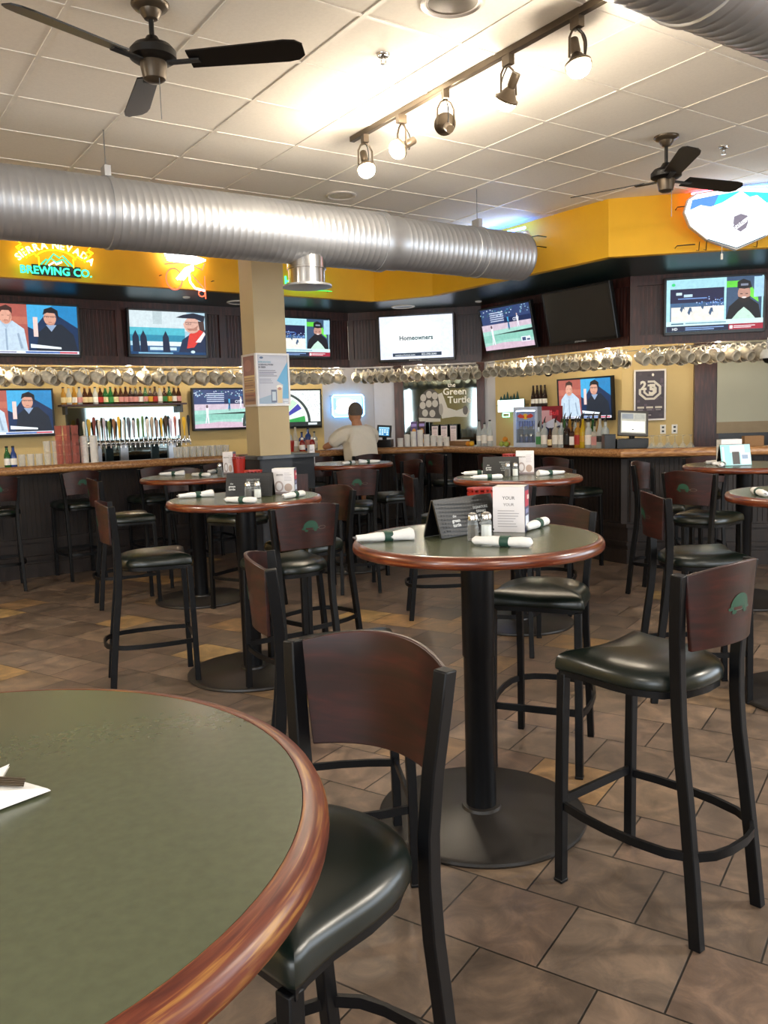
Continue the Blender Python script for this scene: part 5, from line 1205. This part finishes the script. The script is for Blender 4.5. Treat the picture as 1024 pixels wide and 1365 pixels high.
g = G(); g.tube([(-.07, -.012, -.055), (-.02, -.012, -.02), (.0, -.012, -.04), (.05, -.012, -.015)], .007, 6); obj('white_stream', g, neon('#cfe6ff', 2.5), t)
g = G(); g.box(-.22, .22, .0, .006, -.15, -.05); obj('black_backing', g, 'plast', t, 0); standoffs(t, ((-.28, .08), (.28, .08), (-.2, -.1), (.2, -.1)))
# bicycle sign
t = sign('neon_sign', 'white and red neon sign of a bicycle hanging left of the column', 'Y1', 1.76, 3.04, .06)
g = G(); 
for k in range(6): g.tube([(-.24+.01*k, -.012, .235-.022*k), (.0, -.012, .20-.018*k), (.22-.02*k, -.012, .15-.008*k)], .010, 6)
for k in range(3): g.tube([(-.10+.03*k, -.014, -.06+.0*k), (.0+.03*k, -.014, .05), (.08, -.014, .085-.02*k)], .013, 6)
g.tube([(.03, -.012, .02), (.04, -.012, -.08), (.09, -.012, -.14), (.19, -.012, -.16)], .010, 6); obj('white_tubes', g, neon('#ffffff', 6), t)
g = G(); g.tube(arcpts(-.13, -.06, .085, .105, 0, 360, 24), .008, 6); g.tube(arcpts(.16, -.19, .035, .03, 0, 360, 16), .006, 6); g.tube([(-.22, -.012, .08), (-.05, -.012, .105), (.05, -.012, .10), (.18, -.012, .05), (.21, -.012, .12)], .008, 6)
for k in range(4): g.tube([(.06+.03*k, -.012, .0-.03*k), (.10+.03*k, -.012, -.05-.03*k)], .006, 6)
g.tube([(.2, -.012, -.01), (.2, -.012, -.24)], .006, 6); obj('red_tubes', g, neon('#ff5a3c', 2), t); standoffs(t, ((-.26, -.03), (.3, -.05), (-.1, .15)), .055)
# green script
t = sign('neon_sign', 'green neon word mostly hidden behind the chrome duct drop', 'Y1', 3.18, 3.03, .05)
g = G(); ntext(g, 'Heineken', 0, -.03, .10, bold=.02); obj('green_lettering', g, neon('#3cf08c', 2.2), t, 0)
g = G(); g.tube([(-.33, -.01, -.06), (.33, -.01, -.06)], .005, 6); obj('underline_tube', g, neon('#27b04c', 2.5), t); standoffs(t, ((-.2, -.06), (.3, -.06)), .045)
# white sign seen edge-on past the duct end
t = sign('lit_sign', 'bright sign on the angled yellow wall almost hidden by the end of the silver duct', 'Y3', 1.28, 3.17, .12)
obj('sign_box', G().prism([(-.38, .12), (-.34, .16), (.38, .12), (.43, .02), (.36, -.10), (-.3, -.14), (-.4, -.05)], 0, .035, 0, Matrix.Rotation(PI/2, 4, 'X')), 'whitep', t, 0)
obj('lit_face', G().prism([(-.36, .10), (-.32, .14), (.36, .10), (.41, .02), (.34, -.08), (-.28, -.12), (-.38, -.05)], .036, .040, 0, Matrix.Rotation(PI/2, 4, 'X')), neon('#dff0ff', 4.2), t, 0)
g = G(); g.tube([(-.36, -.03, .17), (.36, -.03, .15)], .012, 8); obj('blue_tube', g, neon('#3f86ff', 28), t)
g = G()
for z in (.05, -.05): g.tube([(.40, -.02, z), (.50, .0, z), (.50, .119, z)], .005, 5)
obj('wire_bracket', g, 'plast', t)
# shield sign
t = sign('lit_sign', 'large glowing white shield-shaped sign with mountains and a hockey crest at the right', 'Y4', 1.06, 3.11, .16)
sh = [(-.40, .20), (-.33, .245), (0, .27), (.33, .245), (.40, .20), (.43, .10), (.38, -.02), (.24, -.14), (.0, -.235), (-.24, -.14), (-.38, -.02), (-.43, .10)]
obj('sign_case', G().prism([(x*1.03, z*1.04) for x, z in sh], -.06, .0, 0, Matrix.Rotation(PI/2, 4, 'X')), 'frame', t, 0)
S2 = lambda x, z: ((x+.45)/.9, (z+.25)/.54)
pc = Pic(.9, .54, '#ffffff', lambda X, Z, l: (X, -.001-l*.0003, Z)); pc.g = G(); pc.z0 = -.25
pc.poly([S2(*p) for p in sh], '#eef6fa').poly([S2(*p) for p in ((-.39, .12), (-.37, .20), (0, .245), (.38, .20), (.41, .12))], '#2fa8e0').poly([S2(*p) for p in ((-.39, .12), (-.37, .20), (-.15, .23), (-.2, .12))], '#3f6ae0')
pc.poly([S2(*p) for p in ((-.40, .11), (-.30, .15), (-.22, .13), (-.12, .16), (.03, .245), (.10, .19), (.16, .20), (.24, .13), (.33, .17), (.41, .11), (.37, -.01), (-.37, -.01))], '#ffffff')
pc.poly([S2(*p) for p in ((-.27, -.10), (-.12, -.075), (.12, -.075), (.27, -.10), (.0, -.215))], '#9cc4d4').poly([S2(*p) for p in ((-.24, -.135), (0, -.225), (.0, -.235), (-.24, -.145))], '#2c3c44').poly([S2(*p) for p in ((.24, -.135), (0, -.225), (.0, -.235), (.24, -.145))], '#2c3c44')
pc.text('COORS LIGHT', .5, .56, .09, '#e3ebf0', 'c', .02, .7)
cr = [(-.055, .055), (0, .075), (.055, .055), (.06, .0), (.045, -.045), (0, -.075), (-.045, -.045), (-.06, 0)]
pc.poly([S2(.03+x*1.1, -.02+z*1.1) for x, z in cr], '#b9bcc2').poly([S2(.03+x, -.02+z) for x, z in cr], '#5a5560').poly([S2(.03+x, -.02+z) for x, z in ((-.055, -.03), (.055, .045), (.05, .005), (-.045, -.06))], '#f2f4f6').text('NHL', *S2(.028, -.045), .07, '#4f4b56', 'c', .02, .11, 35)
pc.rect(.86, .38, .96, .44, '#3f88a8')
pc.build('lit_face', M['sign'], t)
g = G(); g.tube([(-.36, .10, .275), (0, .10, .30)], .010, 8); obj('red_glow_tube', g, neon('#ff4a5e', 14), t); g = G(); g.tube([(.03, .10, .30), (.36, .10, .27)], .010, 8); obj('blue_glow_tube', g, neon('#5aa8ff', 14), t)
g = G()
for x, z in ((-.42, .16), (-.42, -.17), (.42, .16)): g.tube([(x*.8, .03, z), (x*1.15, .05, z), (x*1.15, .155, z)], .005, 5)
for x in (-.3, -.24, .18, .33): g.tube([(x, .03, -.15), (x, .06, -.22), (x, .155, -.20)], .004, 5)
obj('wire_bracket', g, 'plast', t)
obj('pull_tag', G().tube([(-.12, -.0, -.2), (-.12, 0, -.27)], .002, 4).tube([(-.12, 0, -.27), (-.12, 0, -.32)], .011, 5), 'whitep', t)
# back-bar neons
t = sign('neon_sign', 'white neon sign with a rounded blue border behind the seated man', 'W1', 3.70, 1.71, .06)
g = G(); pr = [(-.25, -.16), (.25, -.16), (.28, -.13), (.28, .13), (.25, .16), (-.25, .16), (-.28, .13), (-.28, -.13)]; g.tube([(x, -.01, z) for x, z in pr], .010, 8, closed=True); obj('border_tube', g, neon('#6fc0ff', 8), t)
pc = Pic(.52, .29, '#8fa6d8', None, -.145); pc.ell(.40, .62, .3, .28, '#ffffff').ell(.3, .28, .24, .2, '#f4fbff').rect(.02, .3, .10, .9, '#6f93a0').text('BUSCH', .46, .52, .26, '#ffffff', 'c', .05, .7).text('U', .86, .08, .34, '#eef6ff', 'c', .04).text('L', .68, .08, .34, '#eef6ff', 'c', .04); pc.build('lit_panel', M['sign'], t)
obj('panel_back', G().box(-.27, .27, .002, .02, -.15, .15), 'plast', t, 0); standoffs(t, ((-.29, .15), (.29, .15)), .055)
t = sign('neon_sign', 'teal-white glowing sign topped by dark pine shapes left of the drinks fridge', 'W3', .42, 1.64, .08)
pc = Pic(.56, .18, '#dffcf4', None, -.10); pc.text('MOUNTAIN', .5, .3, .4, '#ffffff', 'c', .04, .8); pc.build('lit_panel', M['sign'], t)
g = G()
for k in range(6): x = -.20+.07*k; hh = .05+.03*(k % 3); g.add([(x-.035, -.01, .075), (x+.035, -.01, .075), (x, -.01, .085+hh), (x-.035, 0, .075), (x+.035, 0, .075), (x, 0, .085+hh)], [(0, 1, 2), (3, 5, 4), (0, 3, 4, 1), (1, 4, 5, 2), (2, 5, 3, 0)])
obj('pine_shapes', g, mat('dark_pine', '#16443c', .5), t, 0); g = G(); g.tube([(-.16, -.012, -.12), (-.02, -.012, -.12), (-.02, -.012, -.17), (-.16, -.012, -.17)], .006, 6, closed=True); obj('lower_tube', g, neon('#8ff0d0', 4), t); obj('panel_back', G().box(-.28, .28, .002, .02, -.1, .08), 'plast', t, 0); standoffs(t, ((-.3, .0), (.3, 0)), .075)
(x, y), a = runpt('W3', 1.0, 0); t = thing('wall_shelf', 'small lit wall shelf with four slim bottles right of the teal sign', 'shelf', (x, y, 1.56), a); obj('shelf_board', G().box(-.17, .17, -.13, -.002, 0, .018), 'whitep', t, 0)
for i in range(4):
    (x, y), a = runpt('W3', .88+.075*i, .07); bottle('tall', 'cola_brown_glass', 'label_white', 'label_black', 'slim dark bottle on the small wall shelf', x, y, 1.579, 'slim dark bottles on the small wall shelf', rz=a)

# ---------------------------------------------------------------- the man at the bar
def skin(verts, edges, radii, root=0, sub=1):
    me = bpy.data.meshes.new('s'); me.from_pydata(verts, edges, []); o = bpy.data.objects.new('s', me); COL.objects.link(o)
    m = o.modifiers.new('k', 'SKIN'); m.use_smooth_shade = True
    for i, r in enumerate(radii):
        me.skin_vertices[0].data[i].radius = r if isinstance(r, tuple) else (r, r)
        me.skin_vertices[0].data[i].use_root = (i == root)
    s = o.modifiers.new('u', 'SUBSURF'); s.levels = sub; s.render_levels = sub
    dg = bpy.context.evaluated_depsgraph_get(); dg.update(); ev = bpy.data.meshes.new_from_object(o.evaluated_get(dg))
    g = G(); g.add([v.co.copy() for v in ev.vertices], [tuple(p.vertices) for p in ev.polygons])
    bpy.data.objects.remove(o); bpy.data.meshes.remove(ev); return g
def skobj(name, V, E, R, m, parent, extra=None, vox=.009, label=None):
    if not bpy.data.meshes.get('__init'):
        pass
    g = skin(V, E, R)
    if extra: g.add(extra.v, extra.f)
    o = obj(name, g, m, parent, 0, 0, label); o.data.shade_smooth()
    r = o.modifiers.new('fuse', 'REMESH'); r.mode = 'VOXEL'; r.voxel_size = vox; r.use_smooth_shade = True
    sm = o.modifiers.new('relax', 'SMOOTH'); sm.factor = .5; sm.iterations = 3
    return o
man = thing('person', 'person in a white t-shirt seated at the bar, back to us, left elbow on counter', 'person', (-.27, 10.08, 0), rad(116-90))
V = [(0, -.06, .87), (0, -.05, 1.0), (0, .0, 1.15), (0, .04, 1.28), (0, .055, 1.40), (0, .08, 1.46), (0, .105, 1.53),
     (-.17, .05, 1.335), (-.30, .15, 1.215), (-.36, .25, 1.175), (-.25, .42, 1.17), (-.20, .49, 1.165),
     (.17, .05, 1.335), (.225, .17, 1.20), (.22, .28, 1.175), (.14, .42, 1.17), (.09, .48, 1.165),
     (-.09, -.04, .85), (-.15, .23, .83), (-.13, .20, .55), (-.12, .17, .37), (-.12, .26, .33),
     (.09, -.04, .85), (.15, .23, .83), (.13, .20, .55), (.12, .17, .37), (.12, .26, .33)]
E = [(0, 1), (1, 2), (2, 3), (3, 4), (4, 5), (5, 6), (3, 7), (7, 8), (8, 9), (9, 10), (10, 11), (3, 12), (12, 13), (13, 14), (14, 15), (15, 16), (0, 17), (17, 18), (18, 19), (19, 20), (20, 21), (0, 22), (22, 23), (23, 24), (24, 25), (25, 26)]
Rr = [(.14, .11), (.13, .10), (.14, .10), (.15, .09), .08, .066, .06, .062, .048, .042, .030, .034, .062, .048, .042, .030, .034, .09, .062, .052, .038, .04, .09, .062, .052, .038, .04]
for hx, wi in ((-.20, 11), (.09, 16)):
    dx = 1 if hx < 0 else -1
    for k, (fx, ln_, dz) in enumerate(((-.030, .075, 0), (-.010, .085, .004), (.010, .08, .003), (.030, .062, 0))):
        b = len(V); V += [(hx+fx, .525, 1.168), (hx+fx*1.2, .525+ln_*.6, 1.166+dz), (hx+fx*1.2, .525+ln_, 1.15)]; E += [(wi, b), (b, b+1), (b+1, b+2)]; Rr += [.011, .0095, .008]
    b = len(V); V += [(hx+dx*.045, .50, 1.16), (hx+dx*.06, .54, 1.155)]; E += [(wi, b), (b, b+1)]; Rr += [.013, .010]
ex = G(); hc_ = (0, .115, 1.575)
ex.ball(hc_, .105, 20, sc=(.78, .95, 1.15)); ex.ball((0, .165, 1.515), .055, 14, sc=(.85, .8, .8)); ex.ball((0, .215, 1.555), .016, 8, sc=(.8, 1.1, 1.3))
for s in (-1, 1): ex.ball((s*.079, .105, 1.56), .028, 10, sc=(.35, .7, 1.15)); ex.ball((s*.03, .195, 1.587), .012, 8)
ex.ball((0, .205, 1.525), .016, 8, sc=(1.4, .6, .5))
skobj('body', V, E, Rr, 'skin', man, ex, .0085)
hg = G(); hg.ball((0, .098, 1.60), .107, 22, sc=(.83, .93, 1.06)); hair = G()
hair.v = []; vs = []
for v in hg.v:
    x, y, z = v
    if z < 1.545+max(0, (y-.10))*1.2: z = 1.545+max(0, (y-.10))*1.2; x *= .80; y = .1+(y-.1)*.8
    vs.append((x, y, z))
hair.v = vs; hair.f = hg.f; hair.m = hg.m; hair.c = hg.c
obj('hair', hair, 'hair', man)
SV = [(0, -.06, .90), (0, -.05, 1.0), (0, .0, 1.15), (0, .03, 1.28), (0, .05, 1.38), (-.12, .045, 1.36), (-.20, .065, 1.325), (-.27, .115, 1.26), (-.32, .17, 1.20), (.12, .045, 1.36), (.20, .065, 1.325), (.225, .12, 1.26), (.235, .17, 1.20)]
SR = [(.25, .20), (.245, .195), (.26, .19), (.25, .17), (.11, .11), .115, .115, .095, .09, .115, .115, .095, .09]
skobj('t_shirt', SV, [(0, 1), (1, 2), (2, 3), (3, 4), (3, 5), (5, 6), (6, 7), (7, 8), (3, 9), (9, 10), (10, 11), (11, 12)], SR, 'shirt', man, None, .012, 'white short-sleeved t-shirt')
skobj('shorts', [(0, -.06, .90), (0, -.055, .86), (-.09, -.03, .85), (-.15, .17, .835), (-.15, .23, .80), (.09, -.03, .85), (.15, .17, .835), (.15, .23, .80)], [(0, 1), (1, 2), (2, 3), (3, 4), (1, 5), (5, 6), (6, 7)], [(.17, .13), (.17, .13), .10, .085, .08, .10, .085, .08], 'shorts', man, None, .012)
for s in (-1, 1): o = obj('shoe', G().ball((s*.12, .235, .325), .05, 14, sc=(.95, 2.0, .85)), 'shoe', man)

# ---------------------------------------------------------------- light
def light(name, kind, loc, energy, color, size=.05, rot=None, sy=None, spread=None):
    l = bpy.data.lights.new(name, kind); l.energy = energy; l.color = color
    if kind == 'AREA':
        l.size = size
        if sy: l.shape = 'RECTANGLE'; l.size_y = sy
    else: l.shadow_soft_size = size
    o = bpy.data.objects.new(name, l); COL.objects.link(o); o.location = loc
    if rot: o.rotation_euler = rot
    return o
for i, (P, d) in enumerate(LAMPS): light('track_lamp_light', 'POINT', P, (18, 12, 22, 14, 22)[i], (1, .86, .68), .045)
for i, (run, s) in enumerate(DLP):
    (x, y), a = runpt(run, s, -.11); light('mug_lamp_light', 'POINT', (x, y, VZ-.015), 8, (1, .84, .62), .03)
    (x, y), a = runpt(run, s, -.62); light('bar_lamp_light', 'POINT', (x, y, 2.45), 16, (1, .86, .66), .08)
for a, b in wx: light('daylight', 'AREA', ((a+b)/2, YB+.05, 1.8), 115, (.84, .92, 1), b-a-.2, (rad(102), 0, 0), 1.9)
for i, (x, y) in enumerate(((-2.6, -1.2), (1.2, -1.2), (-4.6, 3.2), (4.6, 2.4))): light('added_troffer_light', 'AREA', (x, y, CZ-.02), (65, 65, 150, 150)[i], (1, .90, .76), .55)  # fill from the ceiling lights added out of view
light('daylight_side', 'AREA', (XR-.05, 2.9, 1.8), 135, (.80, .90, 1), 4.8, (rad(102), 0, rad(90)), 1.9)
w = bpy.data.worlds.new('daylight_sky'); SC.world = w; w.use_nodes = True; nt = w.node_tree; bg = nt.nodes['Background']
sk = nt.nodes.new('ShaderNodeTexSky'); sk.sky_type = 'HOSEK_WILKIE'; sk.turbidity = 4; nt.links.new(sk.outputs[0], bg.inputs[0]); bg.inputs[1].default_value = 1.2

# ---------------------------------------------------------------- camera
p_, r_ = .1141, -.0309
F = Vector((0, cos(p_), -sin(p_))); U = Vector((0, sin(p_), cos(p_))); X = Vector((1, 0, 0))
X2 = X*cos(r_)+U*sin(r_); U2 = -X*sin(r_)+U*cos(r_)
cam = bpy.data.cameras.new('camera'); co = bpy.data.objects.new('camera', cam); COL.objects.link(co)
cam.sensor_fit = 'VERTICAL'; cam.sensor_height = 36; cam.lens = 1098.5/1365*36; cam.clip_start = .02; cam.clip_end = 100
co.matrix_world = Matrix(((X2.x, U2.x, -F.x, 0), (X2.y, U2.y, -F.y, 0), (X2.z, U2.z, -F.z, 1.515), (0, 0, 0, 1)))
SC.camera = co
bpy.context.view_layer.update()
